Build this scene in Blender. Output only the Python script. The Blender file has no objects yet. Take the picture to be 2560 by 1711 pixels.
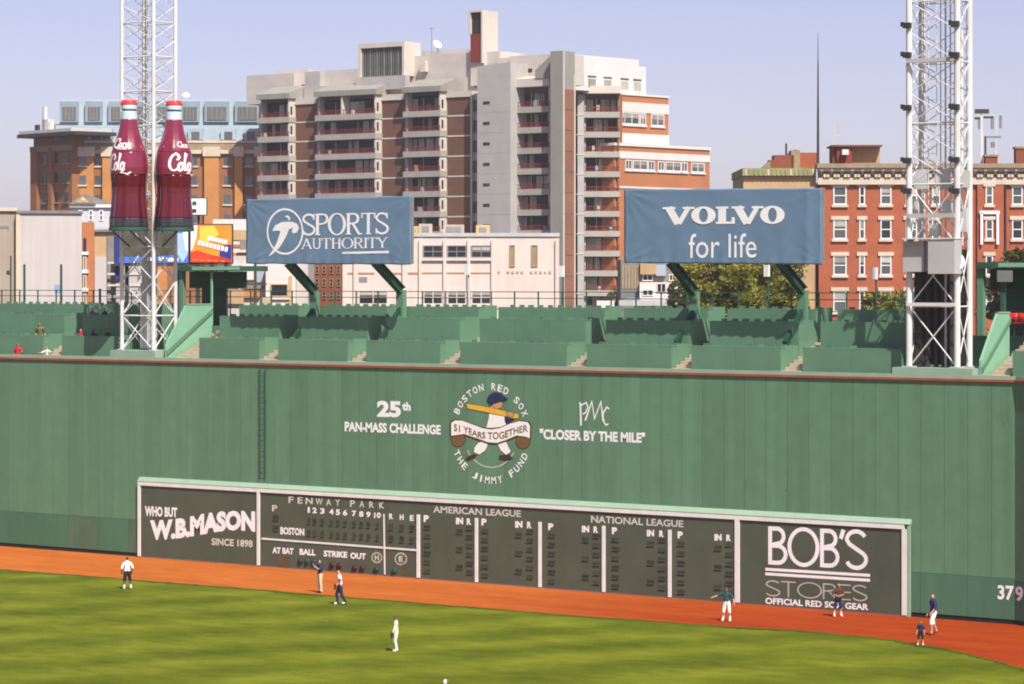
import bpy, bmesh, math, random
from mathutils import Vector, Matrix
random.seed(7)
R = math.radians
S = bpy.context.scene
COL = S.collection

# ------------------------------------------------------------------ camera, sky, sun, exposure
F, CX, HY, CAMH, TH = 7200.0, 1280.0, 697.0, 16.0, R(36)     # focal length and horizon measured on a 2560 px wide frame
FWD = Vector((-math.sin(TH), math.cos(TH), 0)); RGT = Vector((math.cos(TH), math.sin(TH), 0))
CAM = Vector((0, 0, 0)) - 150.1 * FWD; CAM.z = CAMH
cd = bpy.data.cameras.new('camera'); cam = bpy.data.objects.new('camera', cd); COL.objects.link(cam)
cd.sensor_width = 36; cd.lens = F / 2560 * 36; cd.shift_y = -(855.5 - HY) / 2560
cd.clip_start = 1; cd.clip_end = 20000
cam.location = CAM; cam.rotation_euler = (R(90), 0, TH); S.camera = cam

SUN_EL, SUN_H = R(51), Vector((0.86, -0.51, 0)).normalized()
w = bpy.data.worlds.new('World'); S.world = w; w.use_nodes = True
nt = w.node_tree; nt.nodes.clear()
sky = nt.nodes.new('ShaderNodeTexSky'); sky.sky_type = 'NISHITA'; sky.sun_disc = False
sky.sun_elevation = SUN_EL; sky.sun_rotation = math.atan2(SUN_H.x, SUN_H.y)
sky.air_density = 0.6; sky.dust_density = 1.15; sky.ozone_density = 1.0; sky.altitude = 0
tint = nt.nodes.new('ShaderNodeMix'); tint.data_type = 'RGBA'; tint.blend_type = 'MULTIPLY'; tint.inputs[0].default_value = 1
tint.inputs[7].default_value = (1.19, 0.915, 0.92, 1)
bg = nt.nodes.new('ShaderNodeBackground'); bg.inputs[1].default_value = 0.107
wo = nt.nodes.new('ShaderNodeOutputWorld')
nt.links.new(sky.outputs[0], tint.inputs[6]); nt.links.new(tint.outputs[2], bg.inputs[0]); nt.links.new(bg.outputs[0], wo.inputs[0])
sl = bpy.data.lights.new('sun', 'SUN'); sl.energy = 4.8; sl.angle = R(0.5); sl.color = (1.0, 0.955, 0.885)
so = bpy.data.objects.new('sun', sl); COL.objects.link(so); so.location = (60, -60, 120)
sd = -(SUN_H * math.cos(SUN_EL) + Vector((0, 0, math.sin(SUN_EL))))
so.rotation_euler = sd.to_track_quat('-Z', 'Y').to_euler()
S.view_settings.view_transform = 'Standard'; S.view_settings.look = 'None'
S.view_settings.exposure = 0.55; S.view_settings.gamma = 1.0; S.view_settings.use_curve_mapping = False
S.cycles.filter_width = 1.9; S.cycles.volume_bounces = 1

# ------------------------------------------------------------------ measuring: photograph pixel -> place
def ray(px, py): return FWD + RGT * ((px - CX) / F) + Vector((0, 0, (HY - py) / F))
def on_y(px, py, Y):
    d = ray(px, py); return CAM + d * ((Y - CAM.y) / d.y)
def on_z(px, py, Z=0.0):
    d = ray(px, py); return CAM + d * ((Z - CAMH) / d.z)
class Frame:
    """a vertical working plane: u along it, n away from the camera, z up; origin on the ground"""
    def __init__(s, px, D, yaw):
        s.o = CAM + (FWD + RGT * ((px - CX) / F)) * D; s.o.z = 0
        s.yaw = yaw; s.u = Vector((math.cos(yaw), math.sin(yaw), 0)); s.n = Vector((-math.sin(yaw), math.cos(yaw), 0))
    def U(s, px, n=0.0):
        r = (px - CX) / F; q = s.o + s.n * n - CAM
        return (r * q.dot(FWD) - q.dot(RGT)) / (s.u.dot(RGT) - r * s.u.dot(FWD))
    def Z(s, py, u=0.0, n=0.0):
        return CAMH + (HY - py) / F * (s.o + s.n * n + s.u * u - CAM).dot(FWD)
    def W(s, u, n, z): return s.o + s.u * u + s.n * n + Vector((0, 0, z))
WALL = Frame(1280, 150.1, 0.0)                       # the outfield wall's face: u = x, n = y

# ------------------------------------------------------------------ materials
MATS = {}
def lin(c): return tuple(((x / 12.92) if x <= .04045 else ((x + .055) / 1.055) ** 2.4) for x in c)
def mat(name, rgb, rough=.75, var=.08, scale=(1, 1, 1), rand=0.0, bump=0.0, metal=0.0, spec=.3, det=4.0, var2=0.0, scale2=(1, 1, 1), coat=0.0):
    m = bpy.data.materials.new(name); m.use_nodes = True; t = m.node_tree; N = t.nodes; L = t.links
    b = N['Principled BSDF']; b.inputs['Roughness'].default_value = rough; b.inputs['Metallic'].default_value = metal
    b.inputs['Specular IOR Level'].default_value = spec; b.inputs['Coat Weight'].default_value = coat
    geo = N.new('ShaderNodeNewGeometry')
    col = None
    def mulfac(prev, fac):
        mx = N.new('ShaderNodeMix'); mx.data_type = 'RGBA'; mx.blend_type = 'MULTIPLY'; mx.inputs[0].default_value = 1
        if prev is None: mx.inputs[6].default_value = (*rgb, 1)
        else: L.new(prev, mx.inputs[6])
        L.new(fac, mx.inputs[7]); return mx.outputs[2]
    def noise(sc, v):
        mp = N.new('ShaderNodeMapping'); mp.inputs['Scale'].default_value = sc; L.new(geo.outputs['Position'], mp.inputs[0])
        nz = N.new('ShaderNodeTexNoise'); nz.inputs['Scale'].default_value = 1; nz.inputs['Detail'].default_value = det
        L.new(mp.outputs[0], nz.inputs['Vector'])
        mr = N.new('ShaderNodeMapRange'); mr.inputs[1].default_value = .3; mr.inputs[2].default_value = .7
        mr.inputs[3].default_value = 1 - v; mr.inputs[4].default_value = 1 + v
        L.new(nz.outputs['Fac'], mr.inputs[0]); return mr.outputs[0], nz.outputs['Fac']
    nz = None
    if var > 0:
        f, nz = noise(scale, var); col = mulfac(col, f)
    if var2 > 0:
        f, _ = noise(scale2, var2); col = mulfac(col, f)
    if rand > 0:
        oi = N.new('ShaderNodeObjectInfo'); mr = N.new('ShaderNodeMapRange'); mr.inputs[3].default_value = 1 - rand; mr.inputs[4].default_value = 1 + rand
        L.new(oi.outputs['Random'], mr.inputs[0]); col = mulfac(col, mr.outputs[0])
    if col is None: b.inputs['Base Color'].default_value = (*rgb, 1)
    else: L.new(col, b.inputs['Base Color'])
    if bump > 0 and nz is not None:
        bp = N.new('ShaderNodeBump'); bp.inputs['Strength'].default_value = bump; bp.inputs['Distance'].default_value = .02
        L.new(nz, bp.inputs['Height']); L.new(bp.outputs[0], b.inputs['Normal'])
    MATS[name] = m; return m
mat('wall_green', (.098, .205, .123), .62, .09, (1.7, 1.7, .06), .06, var2=.06, scale2=(1.1, 1.1, 1.1), spec=.25, bump=.25)
def dents(m, scale, size, k):
    t = MATS[m].node_tree; N = t.nodes; L = t.links; b = N['Principled BSDF']; old = b.inputs['Base Color'].links[0].from_socket
    g = N.new('ShaderNodeNewGeometry'); v = N.new('ShaderNodeTexVoronoi'); v.inputs['Scale'].default_value = scale; L.new(g.outputs['Position'], v.inputs['Vector'])
    r = N.new('ShaderNodeMapRange'); r.inputs[1].default_value = size * .4; r.inputs[2].default_value = size; r.inputs[3].default_value = k; r.inputs[4].default_value = 1; L.new(v.outputs['Distance'], r.inputs[0])
    x = N.new('ShaderNodeMix'); x.data_type = 'RGBA'; x.blend_type = 'MULTIPLY'; x.inputs[0].default_value = 1; L.new(old, x.inputs[6]); L.new(r.outputs[0], x.inputs[7]); L.new(x.outputs[2], b.inputs['Base Color'])
dents('wall_green', 1.15, .11, .80)
mat('pad_green', (.060, .150, .088), .7, .12, (.35, .35, .15), .05, var2=.08, scale2=(2, 2, .3))
mat('pad_brown', (.072, .135, .078), .75, .15, (1.2, 1.2, .3))
mat('seat_green', (.102, .212, .128), .6, .06, (.8, .8, .8), .04)
mat('ledge_green', (.25, .36, .26), .6, .06, (1, 1, 1))
mat('mint_green', (.20, .40, .255), .6, .05, (1, 1, 1))
mat('steel_green', (.012, .055, .028), .45, .1, (1, 1, 1))
mat('rail_green', (.03, .085, .055), .5, .1, (1, 1, 1))
mat('dark_gap', (.012, .014, .012), .9, 0)
mat('cap_red', (.30, .075, .035), .6, .15, (1, 1, 1))
mat('board', (.068, .084, .055), .75, .09, (.8, .8, .5), .03, var2=.06, scale2=(.25, .25, .25))
mat('slot', (.036, .037, .022), .8, .2, (3, 3, 3), .35)
mat('frame_white', (.68, .69, .66), .6, .06, (2, 2, 2))
mat('paint_white', (.78, .78, .78), .6, .05, (1.5, 1.5, 1.5))
mat('letter_dim', (.55, .55, .49), .7, .1, (2, 2, 2))
mat('letter_tan', (.42, .41, .34), .7, .1, (2, 2, 2))
mat('concrete_tan', (.42, .36, .27), .85, .12, (2, 2, 2), .05)
mat('tower_white', (.60, .60, .585), .5, .12, (.6, .6, .6), spec=.4)
mat('tower_grey', (.42, .42, .41), .55, .12, (.6, .6, .6))
mat('tower_dark', (.03, .028, .025), .7, .2, (1, 1, 1))
mat('banner_blue', (.122, .205, .300), .55, .07, (.5, .5, .9), bump=.0, spec=.3)
mat('navy', (.012, .02, .075), .7, .1, (6, 6, 6))
mat('skin', (.50, .27, .17), .6, .06, (8, 8, 8)); mat('skin_dark', (.16, .08, .045), .6, .06, (8, 8, 8))
mat('cloth_white', (.78, .78, .76), .85, .05, (6, 6, 6)); mat('cloth_cream', (.66, .64, .50), .85, .05, (6, 6, 6))
mat('cloth_beige', (.56, .46, .31), .85, .06, (6, 6, 6)); mat('cloth_red', (.42, .02, .03), .85, .08, (6, 6, 6))
mat('cloth_teal', (.018, .062, .065), .85, .08, (6, 6, 6)); mat('cloth_brown', (.075, .03, .025), .85, .08, (6, 6, 6))
mat('cloth_black', (.015, .015, .018), .85, .08, (6, 6, 6)); mat('cloth_purple', (.16, .06, .16), .85, .08, (6, 6, 6))
mat('cloth_olive', (.14, .13, .05), .85, .08, (6, 6, 6))
mat('hair', (.02, .014, .01), .6, .1, (9, 9, 9)); mat('leather', (.05, .028, .015), .6, .1, (9, 9, 9))
mat('eye', (.02, .02, .02), .2, 0)
mat('bat_yellow', (.70, .40, .03), .6, .05, (3, 3, 3)); mat('art_brown', (.16, .085, .03), .7, .15, (4, 4, 4)); mat('art_skin', (.52, .27, .13), .7, .05, (4, 4, 4))
mat('conc_pink', (.50, .455, .41), .85, .07, (.5, .5, .5), .02, var2=.05, scale2=(.1, .1, .7))
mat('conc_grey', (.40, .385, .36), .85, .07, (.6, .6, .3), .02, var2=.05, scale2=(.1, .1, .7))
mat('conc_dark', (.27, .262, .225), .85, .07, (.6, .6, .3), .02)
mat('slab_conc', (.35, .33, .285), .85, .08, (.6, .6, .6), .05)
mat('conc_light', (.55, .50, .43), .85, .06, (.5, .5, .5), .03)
mat('conc_white', (.64, .58, .54), .85, .05, (.5, .5, .5), .02)
mat('brick_brown', (.138, .066, .042), .85, .16, (4, 4, 12), .10, var2=.1, scale2=(.4, .4, .4))
mat('brick_corner', (.235, .105, .058), .85, .14, (4, 4, 12), .08, var2=.08, scale2=(.4, .4, .4))
mat('brick_orange', (.40, .150, .060), .85, .10, (4, 4, 12), .03, var2=.08, scale2=(.4, .4, .4))
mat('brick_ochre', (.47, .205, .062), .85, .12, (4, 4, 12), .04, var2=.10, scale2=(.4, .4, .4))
mat('brick_ochre_shade', (.27, .115, .045), .85, .12, (4, 4, 12), .04, var2=.10, scale2=(.4, .4, .4))  # same brick darkened; flank and recessed walls carry their shade in the colour
mat('brick_red', (.325, .092, .042), .85, .12, (5, 5, 14), .03, var2=.12, scale2=(.5, .5, .5))
mat('brick_reddark', (.20, .06, .03), .85, .14, (5, 5, 14), .03)
mat('stone_cream', (.56, .47, .36), .85, .09, (1.5, 1.5, 1.5), .08)
mat('stone_brown', (.26, .20, .12), .85, .15, (2, 2, 2), .1)
mat('stone_tan', (.43, .29, .155), .85, .08, (.6, .6, .6), var2=.06, scale2=(3, 3, .3))
mat('copper_green', (.25, .25, .11), .8, .15, (1, 1, 1))
mat('mansard_blue', (.23, .29, .335), .55, .08, (.5, .5, .5), .06)
mat('mansard_pale', (.34, .41, .455), .55, .07, (.5, .5, .5), .06)
mat('louver', (.12, .125, .11), .6, .15, (.6, .6, .6), .15)
mat('glass_dark', (.018, .021, .026), .12, .3, (.6, .6, .6), .4, spec=.5)
mat('glass_deep', (.014, .016, .018), .35, .4, (.8, .8, .8), .5, spec=.12)
mat('glass_grey', (.075, .085, .095), .15, .3, (.5, .5, .5), .3, spec=.5)
mat('curtain', (.33, .32, .27), .9, .15, (2, 2, .4), .35)
mat('rail_red', (.20, .032, .024), .6, .12, (1, 1, 1), .1)
mat('recess_red', (.20, .03, .02), .7, .1, (1, 1, 1))
mat('recess_dark', (.022, .022, .022), .8, .1, (1, 1, 1))
mat('stucco_white', (.60, .515, .455), .85, .05, (.4, .4, .4), .02, var2=.04, scale2=(2, 2, .2))
mat('warehouse_white', (.47, .435, .415), .8, .04, (.4, .4, .4), var2=.04, scale2=(3, 3, .1))
mat('warehouse_tan', (.33, .275, .22), .8, .05, (.4, .4, .4), var2=.05, scale2=(3, 3, .1))
mat('metal_grey', (.20, .20, .20), .5, .15, (1, 1, 1), .1)
mat('metal_dark', (.035, .037, .04), .5, .15, (1, 1, 1), .1)
mat('metal_pale', (.50, .50, .49), .5, .1, (1, 1, 1), .1)
mat('gold', (.48, .33, .14), .6, .15, (1, 1, 1), .2)
mat('bottle_red', (.090, .002, .008), .20, .2, (.7, .7, .35), spec=.5, coat=.15)
mat('bottle_neck', (.19, .015, .040), .16, .15, (.7, .7, .35), spec=.6, coat=.35)
mat('bottle_foot', (.022, .022, .028), .3, .2, (2, 2, .5), spec=.6, coat=.3)
mat('bottle_collar', (.50, .62, .70), .35, .08, (2, 2, 2)); mat('bottle_cap', (.60, .035, .03), .35, .08, (2, 2, 2))
mat('script_white', (.84, .77, .77), .5, .05, (2, 2, 2))
mat('bill_blue', (.06, .16, .50), .5, .35, (.35, .35, .7)); mat('bill_sky', (.35, .48, .78), .5, .15, (.35, .35, .7))
mat('bill_orange', (.80, .26, .03), .5, .3, (.5, .5, .8)); mat('bill_red', (.60, .05, .02), .5, .2, (.6, .6, .6)); mat('bill_yellow', (.85, .52, .06), .5, .12, (.6, .6, .6))
mat('bill_dark', (.07, .07, .045), .6, .4, (1.2, 1.2, 1.2)); mat('bill_navy', (.03, .035, .22), .5, .1, (1, 1, 1))
mat('slate', (.20, .185, .165), .8, .15, (1, 1, 1)); mat('clapboard', (.50, .50, .51), .8, .08, (.2, .2, 6))
mat('bark', (.07, .05, .035), .9, .2, (3, 3, .7))
mat('red_plastic', (.48, .02, .02), .4, .1, (2, 2, 2)); mat('pale_blue', (.30, .48, .55), .5, .1, (1, 1, 1))
mat('lamp_red', (.055, .003, .003), .4, .1, (2, 2, 2), .2); mat('lamp_blue', (.016, .042, .048), .4, .1, (2, 2, 2), .2); mat('board_brown', (.105, .070, .025), .8, .15, (2, 2, 2))
mat('asphalt', (.055, .055, .055), .9, .15, (.5, .5, .5))

def leaf_mat(name, a, b, c):
    m = bpy.data.materials.new(name); m.use_nodes = True; t = m.node_tree; N = t.nodes; L = t.links
    bs = N['Principled BSDF']; bs.inputs['Roughness'].default_value = .6
    geo = N.new('ShaderNodeNewGeometry'); nz = N.new('ShaderNodeTexNoise'); nz.inputs['Scale'].default_value = .9; nz.inputs['Detail'].default_value = 3
    L.new(geo.outputs['Position'], nz.inputs['Vector'])
    add = N.new('ShaderNodeMath'); add.operation = 'MULTIPLY_ADD'; add.inputs[1].default_value = .35; add.inputs[2].default_value = 0
    L.new(geo.outputs['Random Per Island'], add.inputs[0])
    ad2 = N.new('ShaderNodeMath'); ad2.operation = 'ADD'; L.new(add.outputs[0], ad2.inputs[0]); L.new(nz.outputs['Fac'], ad2.inputs[1])
    cr = N.new('ShaderNodeValToRGB'); e = cr.color_ramp.elements
    e[0].position = .4; e[0].color = (*a, 1); e[1].position = .95; e[1].color = (*c, 1); x = e.new(.68); x.color = (*b, 1)
    L.new(ad2.outputs[0], cr.inputs[0]); L.new(cr.outputs[0], bs.inputs['Base Color'])
    tr = N.new('ShaderNodeBsdfTranslucent'); L.new(cr.outputs[0], tr.inputs[0])
    mx = N.new('ShaderNodeMixShader'); mx.inputs[0].default_value = .4; L.new(bs.outputs[0], mx.inputs[1]); L.new(tr.outputs[0], mx.inputs[2])
    L.new(mx.outputs[0], N['Material Output'].inputs['Surface']); MATS[name] = m
leaf_mat('leaf_spring', (.12, .12, .012), (.24, .235, .02), (.38, .35, .035))
leaf_mat('leaf_dark', (.045, .05, .010), (.085, .085, .014), (.16, .14, .022))

def ground_mat(name, cols, sc, band=None, edge=None, rough=.95):
    m = bpy.data.materials.new(name); m.use_nodes = True; t = m.node_tree; N = t.nodes; L = t.links
    b = N['Principled BSDF']; b.inputs['Roughness'].default_value = rough; b.inputs['Specular IOR Level'].default_value = .1
    geo = N.new('ShaderNodeNewGeometry')
    def nz(scale, rot, det):
        mp = N.new('ShaderNodeMapping'); mp.inputs['Scale'].default_value = scale; mp.inputs['Rotation'].default_value = (0, 0, rot)
        L.new(geo.outputs['Position'], mp.inputs[0]); n = N.new('ShaderNodeTexNoise'); n.inputs['Scale'].default_value = 1; n.inputs['Detail'].default_value = det
        L.new(mp.outputs[0], n.inputs['Vector']); return n.outputs['Fac']
    a = nz(sc[0], sc[3], 5); c = nz(sc[1], sc[3] + .4, 4); d = nz(sc[2], 0, 3)
    m1 = N.new('ShaderNodeMath'); m1.operation = 'MULTIPLY_ADD'; m1.inputs[1].default_value = .46; L.new(a, m1.inputs[0])
    m2 = N.new('ShaderNodeMath'); m2.operation = 'MULTIPLY'; m2.inputs[1].default_value = .30; L.new(c, m2.inputs[0]); L.new(m2.outputs[0], m1.inputs[2])
    m3 = N.new('ShaderNodeMath'); m3.operation = 'MULTIPLY_ADD'; m3.inputs[1].default_value = .24; L.new(d, m3.inputs[0]); L.new(m1.outputs[0], m3.inputs[2])
    val = m3.outputs[0]
    if band:
        mp = N.new('ShaderNodeMapping'); mp.inputs['Rotation'].default_value = (0, 0, band[0]); mp.inputs['Scale'].default_value = (band[1],) * 3
        L.new(geo.outputs['Position'], mp.inputs[0]); wv = N.new('ShaderNodeTexWave'); wv.inputs['Scale'].default_value = 1; wv.inputs['Distortion'].default_value = 3.5
        wv.inputs['Detail'].default_value = 2; L.new(mp.outputs[0], wv.inputs['Vector'])
        m4 = N.new('ShaderNodeMath'); m4.operation = 'MULTIPLY_ADD'; m4.inputs[1].default_value = band[2]; L.new(wv.outputs['Fac'], m4.inputs[0]); L.new(val, m4.inputs[2]); val = m4.outputs[0]
    cr = N.new('ShaderNodeValToRGB'); e = cr.color_ramp.elements
    e[0].position = cols[0][0]; e[0].color = (*cols[0][1], 1); e[1].position = cols[-1][0]; e[1].color = (*cols[-1][1], 1)
    for p, q in cols[1:-1]: x = e.new(p); x.color = (*q, 1)
    L.new(val, cr.inputs[0]); L.new(cr.outputs[0], b.inputs['Base Color'])
    bp = N.new('ShaderNodeBump'); bp.inputs['Strength'].default_value = .3; bp.inputs['Distance'].default_value = .05; L.new(d, bp.inputs['Height']); L.new(bp.outputs[0], b.inputs['Normal'])
    MATS[name] = m
ground_mat('grass', [(.38, (.050, .070, .0009)), (.55, (.092, .113, .0028)), (.72, (.155, .172, .0105))], ((.21, .30, 1), (.85, 1.3, 1), (9, 9, 9), R(-24)), (R(28), .050, .13))
ground_mat('grass_edge', [(.38, (.034, .058, .003)), (.62, (.072, .090, .007))], ((.3, .6, 1), (1.2, 2, 1), (6, 6, 6), R(-30)))
ground_mat('clay', [(.38, (.315, .076, .010)), (.52, (.385, .104, .016)), (.66, (.46, .140, .028))], ((.08, .5, 1), (.6, 1.6, 1), (7, 7, 7), R(0)))
# the clay is paler towards the foul pole, darker and redder towards centre field
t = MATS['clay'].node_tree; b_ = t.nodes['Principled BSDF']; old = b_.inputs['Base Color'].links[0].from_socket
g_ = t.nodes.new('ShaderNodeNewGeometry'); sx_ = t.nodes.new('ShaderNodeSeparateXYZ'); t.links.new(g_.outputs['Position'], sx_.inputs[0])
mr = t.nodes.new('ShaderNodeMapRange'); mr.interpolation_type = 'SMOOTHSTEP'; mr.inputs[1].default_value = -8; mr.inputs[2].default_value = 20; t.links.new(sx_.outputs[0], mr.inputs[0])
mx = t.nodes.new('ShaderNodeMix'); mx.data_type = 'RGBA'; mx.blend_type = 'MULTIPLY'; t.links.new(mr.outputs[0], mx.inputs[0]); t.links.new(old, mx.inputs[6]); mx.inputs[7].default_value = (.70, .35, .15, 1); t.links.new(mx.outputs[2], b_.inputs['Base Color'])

# ------------------------------------------------------------------ mesh helpers
class MB:
    def __init__(s): s.v = []; s.f = []
    def add(s, v, f):
        k = len(s.v); s.v += [tuple(p) for p in v]; s.f += [tuple(i + k for i in q) for q in f]; return s
    def box(s, x0, x1, y0, y1, z0, z1):
        v = [(x, y, z) for z in (z0, z1) for y in (y0, y1) for x in (x0, x1)]
        return s.add(v, [(0, 2, 3, 1), (4, 5, 7, 6), (0, 1, 5, 4), (2, 6, 7, 3), (0, 4, 6, 2), (1, 3, 7, 5)])
    def prism(s, pts, a, b, axis):
        n = len(pts)
        def P(p, t): return (t, p[0], p[1]) if axis == 'x' else ((p[0], t, p[1]) if axis == 'y' else (p[0], p[1], t))
        v = [P(p, a) for p in pts] + [P(p, b) for p in pts]
        return s.add(v, [tuple(range(n))[::-1], tuple(range(n, 2 * n))] + [(i, (i + 1) % n, n + (i + 1) % n, n + i) for i in range(n)])
    def tube(s, p, q, r, n=6, r2=None):
        p = Vector(p); q = Vector(q); d = (q - p).normalized(); a = d.orthogonal().normalized(); b = d.cross(a); r2 = r if r2 is None else r2
        v = [p + (a * math.cos(t) + b * math.sin(t)) * r for t in [2 * math.pi * i / n for i in range(n)]]
        v += [q + (a * math.cos(t) + b * math.sin(t)) * r2 for t in [2 * math.pi * i / n for i in range(n)]]
        return s.add(v, [tuple(range(n))[::-1], tuple(range(n, 2 * n))] + [(i, (i + 1) % n, n + (i + 1) % n, n + i) for i in range(n)])
    def lathe(s, prof, n=24, c=(0, 0, 0), cap=True):
        v = []; f = []
        for r, z in prof:
            for i in range(n):
                t = 2 * math.pi * i / n; v.append((c[0] + r * math.cos(t), c[1] + r * math.sin(t), c[2] + z))
        for k in range(len(prof) - 1):
            for i in range(n):
                j = (i + 1) % n; f.append((k * n + i, k * n + j, (k + 1) * n + j, (k + 1) * n + i))
        if cap: f.append(tuple(range(n))[::-1]); f.append(tuple(range((len(prof) - 1) * n, len(prof) * n)))
        return s.add(v, f)
    def mesh(s, name):
        m = bpy.data.meshes.new(name); m.from_pydata(s.v, [], s.f); m.validate()
        bm = bmesh.new(); bm.from_mesh(m); bmesh.ops.recalc_face_normals(bm, faces=bm.faces); bm.to_mesh(m); bm.free(); return m
    def build(s, name, material, parent=None, loc=(0, 0, 0), smooth=False):
        m = s.mesh(name); m.materials.append(MATS[material]); o = bpy.data.objects.new(name, m); COL.objects.link(o)
        o.location = loc; o.parent = parent
        if smooth: m.polygons.foreach_set('use_smooth', [True] * len(m.polygons))
        return o
def tag(o, label, cat, group=None, kind=None):
    if label: o['label'] = label
    if cat: o['category'] = cat
    if group: o['group'] = group
    if kind: o['kind'] = kind
    return o
def thing(name, label, cat, loc=(0, 0, 0), rz=0.0, group=None):
    o = bpy.data.objects.new(name, None); COL.objects.link(o); o.location = loc; o.rotation_euler = (0, 0, rz); o.empty_display_size = .3
    return tag(o, label, cat, group)
def struct(name, mb, material):
    o = mb.build(name, material); o['kind'] = 'structure'; return o
BOXC = {}
def bx(name, material, parent, x0, x1, y0, y1, z0, z1):
    """one box as an object of its own; boxes of one size and material share their mesh"""
    d = (round(abs(x1 - x0), 3), round(abs(y1 - y0), 3), round(abs(z1 - z0), 3), material)
    if d not in BOXC:
        a, b, c = d[0] / 2, d[1] / 2, d[2] / 2
        m = MB().box(-a, a, -b, b, -c, c).mesh(name); m.materials.append(MATS[material]); BOXC[d] = m
    o = bpy.data.objects.new(name, BOXC[d]); COL.objects.link(o); o.parent = parent
    o.location = ((x0 + x1) / 2, (y0 + y1) / 2, (z0 + z1) / 2); return o
def shared(name, mesh, parent, loc, rz=0.0):
    o = bpy.data.objects.new(name, mesh); COL.objects.link(o); o.parent = parent; o.location = loc; o.rotation_euler = (0, 0, rz); return o
def mesh_of(mb, name, material, smooth=False):
    m = mb.mesh(name); m.materials.append(MATS[material])
    if smooth: m.polygons.foreach_set('use_smooth', [True] * len(m.polygons))
    return m
def copy_tree(o, parent=None):
    c = o.copy(); COL.objects.link(c); c.parent = parent
    for ch in [x for x in bpy.data.objects if x.parent == o]: copy_tree(ch, c)
    return c

# ------------------------------------------------------------------ lettering
def font2d(txt, bold=0.0, shear=0.0):
    """outline of a line of text in the built-in sans face, as 2-D verts and faces normalised to a unit box"""
    cu = bpy.data.curves.new('t', 'FONT'); cu.body = txt; cu.size = 1; cu.offset = bold; cu.shear = shear; cu.resolution_u = 3
    o = bpy.data.objects.new('t', cu); COL.objects.link(o)
    me = bpy.data.meshes.new_from_object(o.evaluated_get(bpy.context.evaluated_depsgraph_get()))
    v = [(p.co.x, p.co.y) for p in me.vertices]; f = [tuple(p.vertices) for p in me.polygons]
    bpy.data.objects.remove(o); bpy.data.curves.remove(cu); bpy.data.meshes.remove(me)
    return norm2d(v, f)
def norm2d(v, f):
    xs = [p[0] for p in v]; ys = [p[1] for p in v]; a, b, c, d = min(xs), max(xs), min(ys), max(ys)
    return [((x - a) / (b - a), (y - c) / (d - c)) for x, y in v], f
def arc(cx, cy, rx, ry, a0, a1, n=10): return [(cx + rx * math.cos(R(a0 + (a1 - a0) * i / n)), cy + ry * math.sin(R(a0 + (a1 - a0) * i / n))) for i in range(n + 1)]
class G2:
    def __init__(s): s.v = []; s.f = []
    def rib(s, pts, wd, closed=False):
        n = len(pts); k = len(s.v)
        for i in range(n):
            a = Vector(pts[i - 1] if (i > 0 or closed) else pts[i]); b = Vector(pts[(i + 1) % n] if (i < n - 1 or closed) else pts[i]); c = Vector(pts[i])
            d1 = (c - a).normalized() if (c - a).length > 1e-6 else (b - c).normalized(); d2 = (b - c).normalized() if (b - c).length > 1e-6 else d1
            t = (d1 + d2).normalized() if (d1 + d2).length > 1e-3 else d1
            nn = Vector((-t.y, t.x)); m = wd / 2 / max(.5, abs(nn.dot(Vector((-d1.y, d1.x)))))
            s.v += [tuple(c + nn * m), tuple(c - nn * m)]
        for i in range(n if closed else n - 1):
            j = (i + 1) % n; s.f.append((k + 2 * i, k + 2 * i + 1, k + 2 * j + 1, k + 2 * j))
        return s
    def ring(s, cx, cy, rx, ry, tx, ty, n=28):
        k = len(s.v)
        for i in range(n):
            t = 2 * math.pi * i / n; s.v += [(cx + rx * math.cos(t), cy + ry * math.sin(t)), (cx + (rx - tx) * math.cos(t), cy + (ry - ty) * math.sin(t))]
        for i in range(n):
            j = (i + 1) % n; s.f.append((k + 2 * i, k + 2 * i + 1, k + 2 * j + 1, k + 2 * j))
        return s
    def rect(s, x0, x1, y0, y1):
        k = len(s.v); s.v += [(x0, y0), (x1, y0), (x1, y1), (x0, y1)]; s.f.append((k, k + 1, k + 2, k + 3)); return s
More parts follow.
